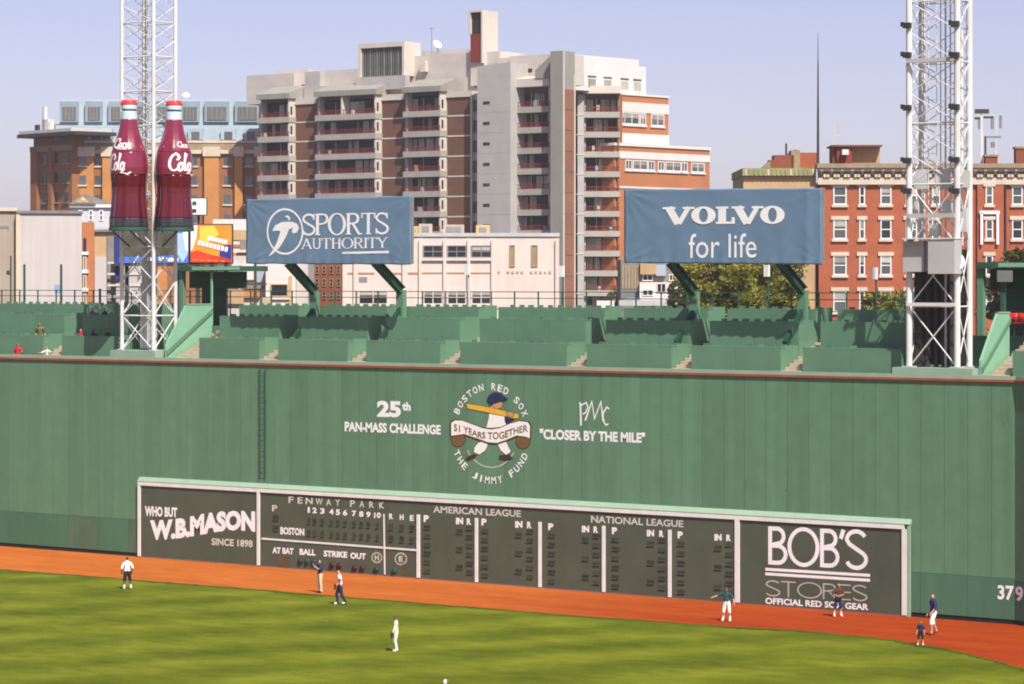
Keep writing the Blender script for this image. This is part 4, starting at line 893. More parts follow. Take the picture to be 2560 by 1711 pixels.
# ---- concrete and brick apartment block
AP = Frame(1400, 385, 0.0); ap = building('apartment_block', 'big stepped concrete and brown brick apartment block with red balcony rails', AP)
ur = AP.U(1325, -1); ZK = [AP.Z(267 + 51.5 * k_, ur, -1) for k_ in range(14)]; FH = ZK[0] - ZK[1]
ua, ub = AP.U(646, 0), AP.U(1290, 0)
MB().box(ua, ub, .1, 14, 0, ZK[0] + 2.2).build('wall', 'conc_grey', ap)
def bay(px0, px1, nf, zs, hood=True, panes=3, fr=AP, t=ap, rightwall='conc_light', kmax=11, deep=1.7, brickend=False):
    u0, u1 = fr.U(px0, nf), fr.U(px1, nf); wd = u1 - u0
    bx('bay_back', 'brick_brown', t, u0, u1, nf + deep, nf + deep + .3, max(0, zs[min(kmax, len(zs) - 1)]), zs[0] + FH * .98)
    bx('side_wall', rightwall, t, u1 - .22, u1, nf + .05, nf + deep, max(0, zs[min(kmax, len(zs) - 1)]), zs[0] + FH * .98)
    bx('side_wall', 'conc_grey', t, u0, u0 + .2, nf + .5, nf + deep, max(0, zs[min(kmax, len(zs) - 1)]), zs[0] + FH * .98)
    for k_ in range(min(kmax, len(zs))):
        z_ = zs[k_]
        bx('balcony_slab', 'slab_conc', t, u0 - .12, u1 + .10, nf - .10, nf + deep - .01, z_ - .80, z_)
        e = MB(); nb = max(6, int(wd / .16))
        e.box(0, wd, -.03, .03, .60, .68); e.box(0, wd, -.02, .02, .06, .12)
        for i in range(nb + 1): x_ = wd * i / nb; e.box(x_ - .016, x_ + .016, -.015, .015, .1, .62)
        e.build('railing', 'rail_red', t, (u0, nf + .02, z_))
        gl = bx('window', 'glass_deep', t, u0 + .3, u1 - (1.2 if brickend else .3), nf + deep - .06, nf + deep - .01, z_ + .05, z_ + FH - .85)
        x_ = u0 + .35
        while x_ < u1 - (1.9 if brickend else 1.0):
            w_ = random.uniform(.5, 1.3)
            if random.random() < .45: sub('curtain', 'curtain', gl, x_, min(x_ + w_, u1 - .4), nf + deep - .085, nf + deep - .064, z_ + .05, z_ + FH - .95)
            x_ += w_ + random.uniform(.05, .5)
        for i in range(1, panes): q = u0 + .3 + (u1 - u0 - .6) * i / panes; sub('mullion', 'metal_pale' if i % 2 else 'metal_dark', gl, q - .05, q + .05, nf + deep - .12, nf + deep - .09, z_ + .05, z_ + FH - .85)
        for _ in range(random.choice((0, 0, 1, 1, 2))):
            q = u0 + .5 + random.random() * max(.2, wd - 1.6); w_ = random.uniform(.3, .6)
            bx(random.choice(('planter', 'balcony_chair', 'balcony_table')), random.choice(('conc_white', 'metal_pale', 'leaf_dark', 'metal_dark', 'stone_tan', 'pale_blue')), t, q, q + w_, nf + .35, nf + .35 + w_, z_ + .001, z_ + random.uniform(.5, 1.05))
        # slot windows on the bright side of the bay
        bx('slot_window', 'glass_dark', t, u1 + .001, u1 + .02, nf + .35, nf + .75, z_ + .3, z_ + 1.5)
        bx('slot_frame', 'conc_light', t, u1 + .001, u1 + .06, nf + .95, nf + 1.1, z_ - .8, z_ + FH - .82)
    if hood:
        zh = zs[0] + FH - .15
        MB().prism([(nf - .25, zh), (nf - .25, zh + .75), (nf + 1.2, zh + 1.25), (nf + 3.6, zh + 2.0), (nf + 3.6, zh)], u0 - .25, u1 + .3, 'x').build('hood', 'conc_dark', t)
bay(646, 722, -1.6, ZK, panes=2); bay(790, 938, -1.6, ZK, panes=5); bay(1010, 1100, -1.6, ZK, panes=3)
bx('hood_divider', 'conc_light', ap, AP.U(855, -1.6) - .12, AP.U(855, -1.6) + .12, -1.7, 0, ZK[0], ZK[0] + FH - .1)
bay(1278, 1374, -.9, ZK, hood=False, panes=3, brickend=True)
for a, b in ((739, 790), (956, 1010), (1120, 1180)):
    u0, u1 = AP.U(a, -.05), AP.U(b, -.05)
    for k_ in range(12): bx('brick_panel', 'brick_brown', ap, u0, u1, -.12, .08, ZK[k_] - .62, ZK[k_] - .62 + (FH - .26 if k_ else FH * .86)); bx('floor_line', 'conc_light', ap, u0, u1, -.16, .08, ZK[k_] - .86, ZK[k_] - .66)
    bx('parapet', 'conc_light', ap, u0 - .4, u1 + .2, -.3, 1.2, ZK[0] + 1.78, ZK[0] + 2.6)
for k_ in range(12): bx('slot_window', 'glass_dark', ap, AP.U(1182, 0), AP.U(1191, 0), -.05, .09, ZK[k_] - .3, ZK[k_] + 1.3)
bx('pier', 'conc_light', ap, AP.U(1178, -.1), AP.U(1182, -.1), -.3, .08, 0, ZK[0] + 1.9)
u0, u1 = AP.U(1193, -2.5), AP.U(1276, -2.5); zk = AP.Z(160, u1, -2.5)
MB().prism([(u0, 0), (u1, 0), (u1, zk + .25), (u0, zk - .1)], -2.5, 5, 'y').build('concrete_shaft', 'conc_grey', ap)
for k_ in range(12):
    bx('slot_window', 'glass_dark', ap, u0 + 1.0, u0 + 2.1, -2.53, -2.4, ZK[k_] + .45, ZK[k_] + .85); bx('form_line', 'conc_grey', ap, u0, u1, -2.515, -2.4, ZK[k_] - .62, ZK[k_] - .58)
u0, u1 = AP.U(1276, -.9), AP.U(1376, -.9)
zh = ZK[0] + FH - .1
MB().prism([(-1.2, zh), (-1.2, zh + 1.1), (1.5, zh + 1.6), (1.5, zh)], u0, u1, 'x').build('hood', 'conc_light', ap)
MB().box(u0 - 2, u1, 1.6, 7, zh + .4, AP.Z(134, u1, 1.6)).build('upper_wall', 'conc_pink', ap)
for px in (1307, 1325): u = AP.U(px, 1.6); bx('vent_hole', 'recess_dark', ap, u - .35, u + .35, 1.55, 1.65, AP.Z(181, u, 1.6), AP.Z(172, u, 1.6))
u0, u1 = AP.U(1376, -2.5), AP.U(1407, -2.5); zt_ = AP.Z(127, u1, -2.5)
MB().prism([(-2.5, 0), (.3, 0), (.3, zt_), (-2.5, zt_)], u0, u1, 'x').build('corner_tower', 'conc_dark', ap)
MB().prism([(AP.U(x, -1.3), AP.Z(y, AP.U(x, -1.3), -1.3)) for x, y in ((1338, 196), (1338, 176), (1364, 151), (1387, 131), (1406, 128), (1406, 196))], -1.3, .2, 'y').build('sloped_parapet', 'conc_dark', ap)
for k_ in range(13): bx('brick_panel', 'brick_corner', ap, u1 + .002, u1 + .06, -2.2, 0.0, ZK[k_] - .62, ZK[k_] + FH - .72)
bx('pier', 'conc_light', ap, u1 + .002, u1 + .12, -2.5, -2.25, 0, zt_); bx('pier', 'conc_light', ap, u1 + .002, u1 + .12, .05, .3, 0, zt_ - 3)
# roof masses
def mass(px0, px1, y0, y1, n0, n1, m, name='penthouse', fr=AP, t=ap):
    u0, u1 = fr.U(px0, n0), fr.U(px1, n0); return MB().box(u0, u1, n0, n1, fr.Z(y1, u0, n0), fr.Z(y0, u1, n0)).build(name, m, t)
mass(616, 735, 183, 262, 3, 9, 'conc_pink'); mass(690, 770, 174, 250, 6, 14, 'conc_pink'); mass(762, 800, 178, 240, 4, 8, 'conc_grey'); mass(800, 905, 172, 245, 5, 12, 'conc_pink')
mass(760, 1020, 205, 250, 1.2, 6, 'conc_grey'); mass(1018, 1250, 128, 240, 3, 9, 'conc_pink'); mass(1055, 1175, 122, 240, 7, 12, 'conc_pink'); mass(1236, 1300, 143, 200, 2, 8, 'conc_pink')
u0, u1 = AP.U(898, 1), AP.U(1014, 1); z0, z1 = AP.Z(195, u0, 1), AP.Z(104, u1, 1)
lb = MB(); lb.box(u0, u1, 1.4, 4.4, z0, z1); lb.box(u0, u0 + .5, .7, 1.4, z0, z1); lb.box(u1 - .4, u1, .7, 1.4, z0, z1); lb.box(u0 + .5, u1 - .4, .7, 1.4, z1 - .65, z1); lh = lb.build('louver_house', 'conc_light', ap)
for i in range(17): q = u0 + .65 + i * (u1 - u0 - 1.2) / 17; bx('louver_fin', 'louver' if i % 3 else 'metal_grey', ap, q, q + .14, .95, 1.39, z0 + .1, z1 - .68)
bx('louver_sill', 'conc_grey', ap, u0 - .1, u1 + .5, .3, 1.3, z0 - 1.9, z0 - .002)
u0, u1 = AP.U(1171, 2), AP.U(1206, 2); z0, z1 = AP.Z(160, u0, 2), AP.Z(25, u1, 2)
ch = MB(); ch.box(u0, u1, 2.5, 5.6, z0 - 3, z1); ch.box(u0, u0 + .28, 2.0, 2.5, z1 - 3.2, z1); ch.box(u1 - .25, u1, 2.0, 2.5, z0, z1); ch.box(u0 + .28, u1 - .25, 2.0, 2.5, z1 - .25, z1); ch.build('chimney_tower', 'conc_light', ap)
bx('recess', 'recess_dark', ap, u0 + .29, u1 - .26, 2.42, 2.49, z1 - 3.2, z1 - .26); bx('recess_panel', 'recess_red', ap, u0 + .2, u1 - .26, 2.2, 2.48, z0 + .2, z1 - 3.2)
for a, b in ((1117, 1141), (1187, 1199)): window(ap, AP.U(a, 2.97), AP.U(b, 2.97), AP.Z(208, 0, 3), AP.Z(180, 0, 3), 2.97, 'glass_grey', 'metal_grey', fw=.12)
bx('vent', 'conc_light', ap, AP.U(1058, 3), AP.U(1072, 3), 2.2, 2.9, AP.Z(160, 0, 2), AP.Z(132, 0, 2))
q = AP.W(AP.U(1096, 6), 6, AP.Z(124, AP.U(1096, 6), 6)); u = AP.U(1096, 6)
d_ = MB().lathe([(0, 0), (.55, .10), (.8, .28), (.78, .3), (.5, .14), (0, .05)], 18, cap=False).build('roof_dish', 'paint_white', ap, (u, 5.6, AP.Z(114, u, 6)), True); d_.rotation_euler = (R(55), 0, R(75)); d_.scale = (.85, .85, .85)
MB().tube((u, 6, AP.Z(130, u, 6)), (u, 5.7, AP.Z(114, u, 6)), .08, 6).build('dish_mast', 'metal_grey', ap)
u = AP.U(1079, 4); am = MB(); am.tube((u, 4, AP.Z(165, u, 4)), (u, 4, AP.Z(68, u, 4)), .045, 5); am.tube((u - .5, 4, AP.Z(72, u, 4)), (u + .7, 4, AP.Z(72, u, 4)), .03, 4); am.build('roof_antenna', 'metal_grey', ap)
# ---- right wing of the block with balconies
PF = Frame(1459, 401, TH); pb = building('apartment_wing', 'set back apartment wing with stacked balconies left of the right banner', PF)
up = PF.U(1500, 0); ZP = [PF.Z(280 + 49.6 * k_, up, 0) for k_ in range(14)]
MB().box(PF.U(1425, 2), PF.U(1556, 2), 2.02, 12, 0, ZP[0] + 2.6).build('wall', 'brick_corner', pb)
bay(1461, 1548, 0.2, ZP, hood=False, panes=3, fr=PF, t=pb, rightwall='brick_corner', kmax=12)
bx('pier', 'conc_grey', pb, PF.U(1444, 0), PF.U(1460, 0), 0, 2.0, 0, ZP[0] + 2.4)
for k_ in range(12): bx('floor_line', 'conc_light', pb, PF.U(1441, -.05), PF.U(1460, -.05), -.06, -.002, ZP[k_] - .5, ZP[k_] - .38)
bx('hood', 'conc_light', pb, PF.U(1458, -.4), PF.U(1552, -.4), -.5, 2.0, ZP[0] + 2.55, ZP[0] + 3.6); bx('roof_step', 'conc_grey', pb, PF.U(1438, .5), PF.U(1474, .5), .5, 3, ZP[0] + 2.61, ZP[0] + 4.2)
# ---- sunlit brick block with white bands
QF = Frame(1548, 402, R(83)); qb = building('brick_block', 'sunlit orange brick block with white window bands right of the apartment block', QF)
def face(px0, px1, y0, n, m, name, d=9.0, ytop_at=None, off=0):
    u0, u1 = QF.U(px0, n), QF.U(px1, n); z1 = QF.Z(y0, u0, n); return MB().box(u0, u1, n, n + d, 0 if name == 'wall' else off, z1).build(name, m, qb), u0, u1, z1
_, u0, u1, z1 = face(1536, 1774, 364, 0.0, 'brick_orange', 'wall', 10)
bx('coping', 'conc_white', qb, u0 - .2, u1 + .15, -.18, 10.1, z1, z1 + .38)
bx('band', 'conc_white', qb, u0, u1, -.10, -.003, z1 - 1.75, z1 - .75); bx('band', 'conc_white', qb, u0, u1, -.10, -.003, z1 - 5.9, z1 - 5.65)
Z3b = zr(1150, 80, .3061)
for x, w_, sh in ((1375, .9, 0), (1470, 2.0, 1), (1560, .9, 0), (1640, .9, 0), (1740, 2.2, 1), (1830, .9, 0), (1940, 1.9, 1)):
    c = QF.U(Z3b(x, 0)[0], 0); window(qb, c - w_ * .8, c + w_ * .8, z1 - 3.3, z1 - 1.9, 0, 'glass_grey', 'conc_white', None, 'conc_white', 0, 1, .5 if sh else 0, fw=.16)
u2 = QF.U(1671, 1.2); u3 = QF.U(1532, 1.2); z2 = QF.Z(236, u3, 1.2)
MB().box(u3, u2, 1.2, 9, z1 + .39, z2).build('upper_wall', 'brick_orange', qb)
bx('coping', 'conc_white', qb, u3, u2 + .15, 1.05, 9.1, z2, z2 + .3); bx('band', 'conc_white', qb, u3, u2, 1.1, 1.197, z2 - 2.35, z2 - .95)
for x, w_ in ((1322, .8), (1402, 2.0), (1492, .8), (1612, 1.8)):
    c = QF.U(Z3b(x, 0)[0], 1.2); window(qb, c - w_ * .8, c + w_ * .8, z2 - 4.1, z2 - 2.4, 1.2, 'glass_grey', 'conc_white', None, 'conc_white', 0, 1, .45, fw=.16)
bx('band', 'conc_white', qb, u3, u2, 1.1, 1.197, z1 + .5, z1 + 1.9)
u4, u5 = QF.U(1432, 2.0), QF.U(1620, 2.0); z3_ = QF.Z(136, u4, 2.0)
MB().box(u4, u5 - 2, 2.0, 10, z2 + .32, z3_).build('penthouse', 'conc_white', qb); MB().box(u5 - 2, u5, 2.4, 9, z2 + .32, z3_ - .9).build('penthouse', 'conc_white', qb)
for x in (1078, 1205, 1345, 1448): c = QF.U(Z3b(x, 0)[0], 2.0); bx('window', 'glass_grey', qb, c - .9, c + .9, 1.96, 2.05, z3_ - 3.0, z3_ - 2.75); bx('window', 'curtain', qb, c - .8, c + .8, 1.97, 2.05, z3_ - 4.4, z3_ - 3.2)

# ---- old brick hotel on the left
HF = Frame(300, 430, TH); ho = building('brick_hotel', 'ochre brick hotel with blue grey roof storey behind the giant bottles', HF)
Z1 = zr(0, 0, .3061)
def hz(y): return HF.Z(y)
def hu(px, n=0.0): return HF.U(px, n)
MB().box(hu(176), hu(660), 0, 16, 0, hz(366)).build('wall', 'brick_ochre_shade', ho)
for a, b in ((178, 236), (258, 280), (512, 549), (588, 608), (640, 662), (392, 420)):
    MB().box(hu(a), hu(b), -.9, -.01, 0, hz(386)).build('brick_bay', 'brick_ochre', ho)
    bx('bay_cap', 'stone_cream', ho, hu(a) - .2, hu(b) + .2, -1.1, -.9 + .88, hz(392), hz(368))
bx('cornice', 'stone_cream', ho, hu(176), hu(662), -.35, -.005, hz(358), hz(352)); bx('cornice', 'stone_brown', ho, hu(176), hu(662), -.25, -.005, hz(374), hz(359)); bx('cornice', 'stone_cream', ho, hu(176), hu(662), -.45, -.005, hz(385), hz(375))
for px in (204, 206, 484, 569, 622, 247, 452):
    if px == 204: continue
    nn = -.9 if px == 206 else 0
    for k_ in range(6):
        y = 392 + 48 * k_; c = hu(px, nn); window(ho, c - .55, c + .55, hz(y + 23), hz(y), nn, 'glass_grey', None, None, 'stone_cream')
for px in (168 * 1.0 + 37, 484, 569, 622, 275): c = hu(px, -.9 if px in (205,) else 0); window(ho, c - .5, c + .5, hz(352), hz(332), -.02, 'glass_grey', 'mansard_pale')
# roof storey
rf = MB(); rf.prism([(0, hz(352)), (1.6, hz(312)), (12, hz(312)), (12, hz(352))], hu(135), hu(662), 'x'); rf.build('mansard', 'mansard_blue', ho)
for a, b in ((190, 228), (470, 508), (552, 590), (610, 645), (252, 280)):
    bx('dormer', 'mansard_pale', ho, hu(a), hu(b), -.2, 2.0, hz(350), hz(322)); c = (hu(a) + hu(b)) / 2; bx('window', 'glass_grey', ho, c - .6, c + .6, -.24, -.1, hz(349), hz(330))
MB().box(hu(143), hu(662), 2.4, 12, hz(313), hz(246)).build('penthouse', 'mansard_pale', ho)
for a, b in ((150, 196), (214, 256), (272, 312), (452, 498), (512, 572), (588, 648), (330, 372), (388, 436)):
    p_ = bx('louver_bay', 'mansard_blue', ho, hu(a, 2), hu(b, 2), 1.6, 2.39, hz(304), hz(252))
    u0, u1 = hu(a, 1.6) + .35, hu(b, 1.6) - .35; sub('louver_panel', 'louver', p_, u0, u1, 1.50, 1.598, hz(299), hz(266))
    for i in range(1, 4): q = u0 + (u1 - u0) * i / 4; sub('louver_mullion', 'metal_grey', p_, q - .06, q + .06, 1.44, 1.499, hz(299), hz(266))
ds = MB().lathe([(0, 0), (.5, .1), (.7, .25), (.68, .27), (0, .06)], 14, cap=False).build('roof_dish', 'paint_white', ho, (hu(465, 4), 4, hz(240)), True); ds.rotation_euler = (R(-60), 0, R(20))
# shaded left flank
HL = Frame(84, 436, R(-12)); hl = building('hotel_flank', 'shaded brown brick flank of the hotel at the left with a flat roof canopy', HL)
u0, u1 = HL.U(84), HL.U(180); MB().box(u0, u1, 0, 9, 0, HL.Z(345)).build('wall', 'brick_ochre_shade', hl)
for a, b in ((84, 100), (128, 137)): MB().box(HL.U(a), HL.U(b), -.6, -.005, 0, HL.Z(372)).build('brick_bay', 'brick_ochre_shade', hl)
bx('cornice', 'stone_brown', hl, u0 - .3, u1, -.5, -.003, HL.Z(382), HL.Z(368))
for px in (112, 141, 165):
    for k_ in range(6): y = 388 + 48 * k_; c = HL.U(px); window(hl, c - .6, c + .6, HL.Z(y + 24), HL.Z(y), 0, 'glass_dark', None, None, 'stone_brown')
bx('canopy_roof', 'metal_dark', hl, HL.U(48, -2), HL.U(192, -2), -2.4, 5, HL.Z(346, 0, -2), HL.Z(337, 0, -2)); bx('canopy_top', 'conc_pink', hl, HL.U(50, -2), HL.U(180, -2), -2.2, 5, HL.Z(336.8, 0, -2), HL.Z(329, 0, -2))
for px, y0, y1, w_, m in ((108, 268, 336, .5, 'tower_white'), (112, 300, 336, 1.2, 'metal_pale'), (90, 312, 336, .5, 'metal_dark'), (60, 326, 336, .8, 'metal_pale'), (124, 306, 336, .5, 'paint_white'), (140, 314, 336, .9, 'stone_tan')):
    c = HL.U(px, 1); bx('roof_unit', m, hl, c - w_ * .7, c + w_ * .7, 1, 1 + w_, HL.Z(329, 0, 1), HL.Z(y0, 0, 1))

# ---- white low building in the middle
WF = Frame(1100, 240, TH); wb = building('white_building', 'low cream white building with gold letters between the two banners', WF)
wu = WF.U; wz = WF.Z
MB().box(wu(857), wu(1398), 0, 14, 0, wz(592)).build('wall', 'stucco_white', wb)
bx('parapet', 'metal_pale', wb, wu(1020), wu(1399), -.12, 14.05, wz(592) + .004, wz(583)); bx('parapet', 'stucco_white', wb, wu(855), wu(1019), -.1, 14, wz(592) + .004, wz(586))
for a, b in ((857, 868), (884, 892), (1006, 1014), (1047, 1054), (1108, 1116), (1168, 1176), (1228, 1236), (1388, 1398)): bx('pilaster', 'stucco_white', wb, wu(a), wu(b), -.22, -.003, 0, wz(600))
bx('string_course', 'stone_tan', wb, wu(1054), wu(1228), -.05, -.002, wz(684), wz(681))
for a, b in ((862, 882), (896, 936), (958, 1004), (1020, 1046)): bx('string_course', 'stone_tan', wb, wu(a), wu(b), -.06, -.002, wz(685), wz(681))
for a, b in ((1058, 1107), (1118, 1166), (1178, 1228)): window(wb, wu(a), wu(b), wz(645), wz(614), 0, 'glass_dark', 'metal_grey', None, 'stucco_white', 1, 1, random.choice((0, .4)), fw=.08)
for a, b in ((1274, 1287), (1328, 1344)): window(wb, wu(a), wu(b), wz(667), wz(613), 0, 'stone_brown', 'stone_tan', bars=0, fw=.05)
for a, b in ((896, 970), (1058, 1107), (1118, 1166), (1178, 1228)): window(wb, wu(a), wu(b), wz(762), wz(726), 0, 'glass_dark', 'stucco_white', None, 'stucco_white', 1, 1, .35, fw=.10)
bx('vent_plate', 'metal_grey', wb, wu(897), wu(918), -.03, .02, wz(706), wz(693))
for i in range(12):
    if i in (1, 6): continue
    c = wu(1247 + i * 11.6); e = MB(); k_ = i % 4
    e.box(-.12, -.04, 0, .05, 0, .30)
    if k_ in (0, 2): e.box(.04, .12, 0, .05, 0, .30); e.box(-.04, .04, 0, .05, .22 if k_ == 0 else .12, .30 if k_ == 0 else .19)
    else: e.box(-.04, .13, 0, .05, 0, .07); e.box(-.04, .10, 0, .05, .23, .30)
    o = e.build('raised_letter', 'gold', wb, (c, -.06, wz(684))); o.scale = (.8, 1, .62)
for a, b, y, m in ((1030, 1046, 566, 'gold'), (1047, 1080, 560, 'concrete_tan'), (1108, 1160, 562, 'concrete_tan'), (1190, 1224, 563, 'gold')):
    o = bx('rooftop_unit', m, wb, wu(a, 3), wu(b, 3), 3, 4.6, wz(583, 0, 3), wz(y, 0, 3)); sub('grille', 'metal_grey', o, wu(a, 3) + .25, wu(b, 3) - .25, 2.95, 2.999, wz(580, 0, 3), wz(y + 6, 0, 3))

# ---- red brick rowhouses on the right
RF = Frame(2200, 265, TH); rb_ = building('brick_rowhouse', 'red brick rowhouse with cream window trim and ornate cornice behind the right tower', RF)
ru = RF.U; rz = RF.Z
MB().box(ru(2052), ru(2800), 0, 14, 0, rz(455)).build('wall', 'brick_red', rb_)
MB().box(ru(2046), ru(2062), -.35, 14.02, 0, rz(470)).build('corner_pier', 'brick_red', rb_)
for a, b in ((2442, 2508), (2640, 2700)): MB().box(ru(a), ru(b), -.3, -.003, 0, rz(463)).build('brick_bay', 'brick_red', rb_)
bx('downpipe', 'metal_dark', rb_, ru(2512), ru(2515), -.25, -.05, 3, rz(465))
bx('frieze', 'stone_cream', rb_, ru(2044), ru(2800), -.35, -.004, rz(462), rz(446)); bx('frieze', 'stone_brown', rb_, ru(2044), ru(2800), -.30, -.004, rz(445.8), rz(430)); bx('cornice', 'stone_brown', rb_, ru(2040), ru(2800), -.95, 1, rz(421), rz(410)); bx('cornice', 'stone_cream', rb_, ru(2042), ru(2800), -.7, -.004, rz(429.8), rz(421.2))
br = mesh_of(MB().prism([(-.8, .5), (-.8, .3), (-.35, -.05), (-.31, -.05), (-.31, .5)], -.13, .13, 'x'), 'bracket', 'stone_cream')
dt = mesh_of(MB().box(-.12, .12, -.52, -.36, 0, .3), 'dentil', 'stone_cream')
x_ = ru(2052)
k_ = 0
while x_ < ru(2580):
    shared('bracket', br, rb_, (x_, 0, rz(436))); shared('dentil', dt, rb_, (x_ + .32, 0, rz(444))); shared('dentil', dt, rb_, (x_ + .62, 0, rz(444))); x_ += .94
ROWS = ((467, 512), (550, 598), (640, 688), (728, 780)); 
for a, b in ((2083, 2116), (2148, 2162), (2201, 2228), (2264, 2292), (2330, 2350), (2464, 2482), (2530, 2556), (2590, 2616)):
    for i, (y0, y1) in enumerate(ROWS):
        sp_ = (a == 2464 and i == 1); nn = -.3 if 2440 < a < 2500 else 0.0
        window(rb_, ru(a, nn), ru(b, nn), rz(y1), rz(y0), nn, random.choice(('glass_dark', 'glass_grey', 'glass_grey')), 'frame_white', 'stone_cream', 'stone_cream', 1, 0, random.choice((0, 0, .35, .5)), fw=.10)
for a, b, y0, y1 in ((2450, 2456, 532, 612), (2490, 2496, 532, 612), (2448, 2498, 528, 536)): bx('oriel_trim', 'paint_white', rb_, ru(a, -.3), ru(b, -.3), -.62, -.31, rz(y1), rz(y0))
for a, b, y0, y1, n0, m in ((2084, 2200, 368, 410, 3, 'stone_tan'), (2082, 2086, 366, 410, 2.6, 'brick_reddark'), (2092, 2130, 372, 408, 2.2, 'recess_red')):
    bx('roof_house', m, rb_, ru(a, n0), ru(b, n0), n0, n0 + 3.0, rz(411, 0, n0), rz(y0, 0, n0))
bx('roof_house_lid', 'brick_reddark', rb_, ru(2080, 1.9), ru(2206, 1.9), 1.9, 6.4, rz(368, 0, 3), rz(364, 0, 3)); bx('roof_tank', 'conc_white', rb_, ru(2104, 1.8), ru(2120, 1.8), 1.2, 2.1, rz(388, 0, 2), rz(375, 0, 2))
for a, b, y0, m in ((2464, 2494, 392, 'brick_reddark'), (2540, 2580, 372, 'brick_reddark'), (2590, 2620, 400, 'brick_reddark')):
    c_ = bx('chimney', m, rb_, ru(a, 2), ru(b, 2), 2, 3.2, rz(411, 0, 2), rz(y0, 0, 2)); sub('chimney_cap', 'stone_brown', c_, ru(a, 2) - .1, ru(b, 2) + .1, 1.9, 3.3, rz(y0, 0, 2) + .002, rz(y0 - 5, 0, 2))
tw = building('tan_house', 'tan plastered party wall house left of the red brick rowhouse', RF)
MB().box(ru(1859), ru(2041), .3, 13, 0, rz(440)).build('wall', 'stone_tan', tw); bx('cornice', 'copper_green', tw, ru(1856), ru(2040), -.1, 13.1, rz(440) + .003, rz(421))
for i in range(16): q = ru(1862) + i * (ru(2036) - ru(1862)) / 15.5; bx('cornice_rib', 'copper_green' if i % 5 else 'stone_cream', tw, q, q + .16, -.17, -.103, rz(440) + .05, rz(424))
for a, b, y0, n0, m in ((1935, 1985, 388, 3, 'brick_reddark'), (1975, 2046, 382, 5, 'brick_red'), (1924, 1938, 400, 2.5, 'brick_reddark'), (1978, 2000, 376, 3, 'stone_brown')):
    bx('roof_block', m, tw, ru(a, n0), ru(b, n0), n0, n0 + 2.5, rz(421, 0, n0), rz(y0, 0, n0))
for px, y0, r_ in ((1968, 358, .09), (1990, 374, .2)): MB().tube((ru(px, 3), 4, rz(390, 0, 3)), (ru(px, 3), 4, rz(y0, 0, 3)), r_, 8).build('flue', 'metal_dark', tw)
MB().prism([(ru(1905, 2), rz(420, 0, 2)), (ru(1926, 2), rz(420, 0, 2)), (ru(1926, 2), rz(402, 0, 2))], 2, 4, 'y').build('roof_ramp', 'stone_brown', tw)
ma = thing('radio_mast', 'tall thin dark radio mast rising above the rowhouse roofs', 'mast', RF.W(ru(2045, 5), 5, 0), TH)
for y0, y1, r0, r1 in ((410, 270, .13, .10), (270, 160, .09, .06), (160, 84, .05, .02)): MB().tube((0, 0, rz(y0, 0, 5)), (0, 0, rz(y1, 0, 5)), r0, 8, r1).build('mast_section', 'metal_dark', ma)
tv = thing('roof_antenna', 'thin television antenna on the rowhouse roof left of the right tower', 'antenna', RF.W(ru(2085, 6), 6, 0), TH); e = MB(); e.tube((0, 0, rz(410, 0, 6)), (0, 0, rz(312, 0, 6)), .03, 5); e.tube((-.8, 0, rz(342, 0, 6)), (.8, 0, rz(338, 0, 6)), .02, 4); e.build('pole', 'metal_pale', tv)
for q in (-.6, -.3, 0, .3, .6): MB().tube((q, -.25, rz(341, 0, 6)), (q, .25, rz(341, 0, 6)), .012, 4).build('element', 'metal_pale', tv)
ca = thing('cell_antenna_frame', 'steel frame of dark phone antennas on the roof right of the right tower', 'antenna', RF.W(ru(2466, 3), 3, 0), TH)
CA = zr(2240, 200, .1786)
def cab(x0, x1, y0, y1, m, name, d=.3): p0, p1 = CA(x0, y0), CA(x1, y1); o_ = ru(2466, 3); bx(name, m, ca, ru(p0[0], 3) - o_, ru(p1[0], 3) - o_, -.15, -.15 + d, rz(p1[1], 0, 3), rz(p0[1], 0, 3))
cab(1105, 1300, 410, 475, 'metal_dark', 'antenna_panel'); cab(1100, 1180, 525, 555, 'metal_dark', 'antenna_panel'); cab(1215, 1365, 512, 540, 'metal_dark', 'antenna_panel')
cab(1150, 1180, 556, 690, 'metal_grey', 'antenna_panel'); cab(1330, 1370, 541, 690, 'metal_grey', 'antenna_panel'); cab(1450, 1480, 500, 680, 'metal_grey', 'antenna_panel'); cab(1235, 1262, 790, 1170, 'metal_dark', 'post', .12); cab(1262, 1470, 790, 815, 'metal_grey', 'arm', .1); cab(1330, 1385, 870, 950, 'metal_grey', 'radio_unit'); cab(1180, 1215, 470, 1170, 'metal_pale', 'post', .1); cab(1385, 1405, 541, 1100, 'metal_pale', 'post', .1); cab(1105, 1480, 476, 496, 'metal_pale', 'arm', .1)

# ---- white warehouse and clutter at the left
LF = Frame(60, 212, TH + R(10.5)); lw = building('warehouse', 'plain white warehouse with a grey roof edge at the left edge', LF)
lu = LF.U; lz = LF.Z
MB().box(lu(44), lu(205), 0, 20, 0, lz(534)).build('wall', 'warehouse_white', lw); bx('roof_edge', 'metal_grey', lw, lu(40), lu(207), -.15, 20.1, lz(534) + .003, lz(527))
MB().box(lu(-220), lu(43), .6, 20, 0, lz(528)).build('side_wing', 'warehouse_tan', lw); bx('roof_edge', 'stone_cream', lw, lu(-222), lu(43), .4, 20, lz(528) + .003, lz(519)); bx('door_head', 'metal_grey', lw, lu(-220), lu(22), .5, .59, lz(572), lz(565)); bx('roller_door', 'warehouse_tan', lw, lu(-220), lu(20), .52, .59, 0, lz(572.5))
for i in range(7): q = lu(44) + (i + .5) * (lu(205) - lu(44)) / 7; bx('cladding_joint', 'warehouse_white', lw, q - .02, q + .02, -.02, -.002, 0, lz(536))
bx('corner_trim', 'stone_cream', lw, lu(40), lu(50), -.08, -.003, 0, lz(535))
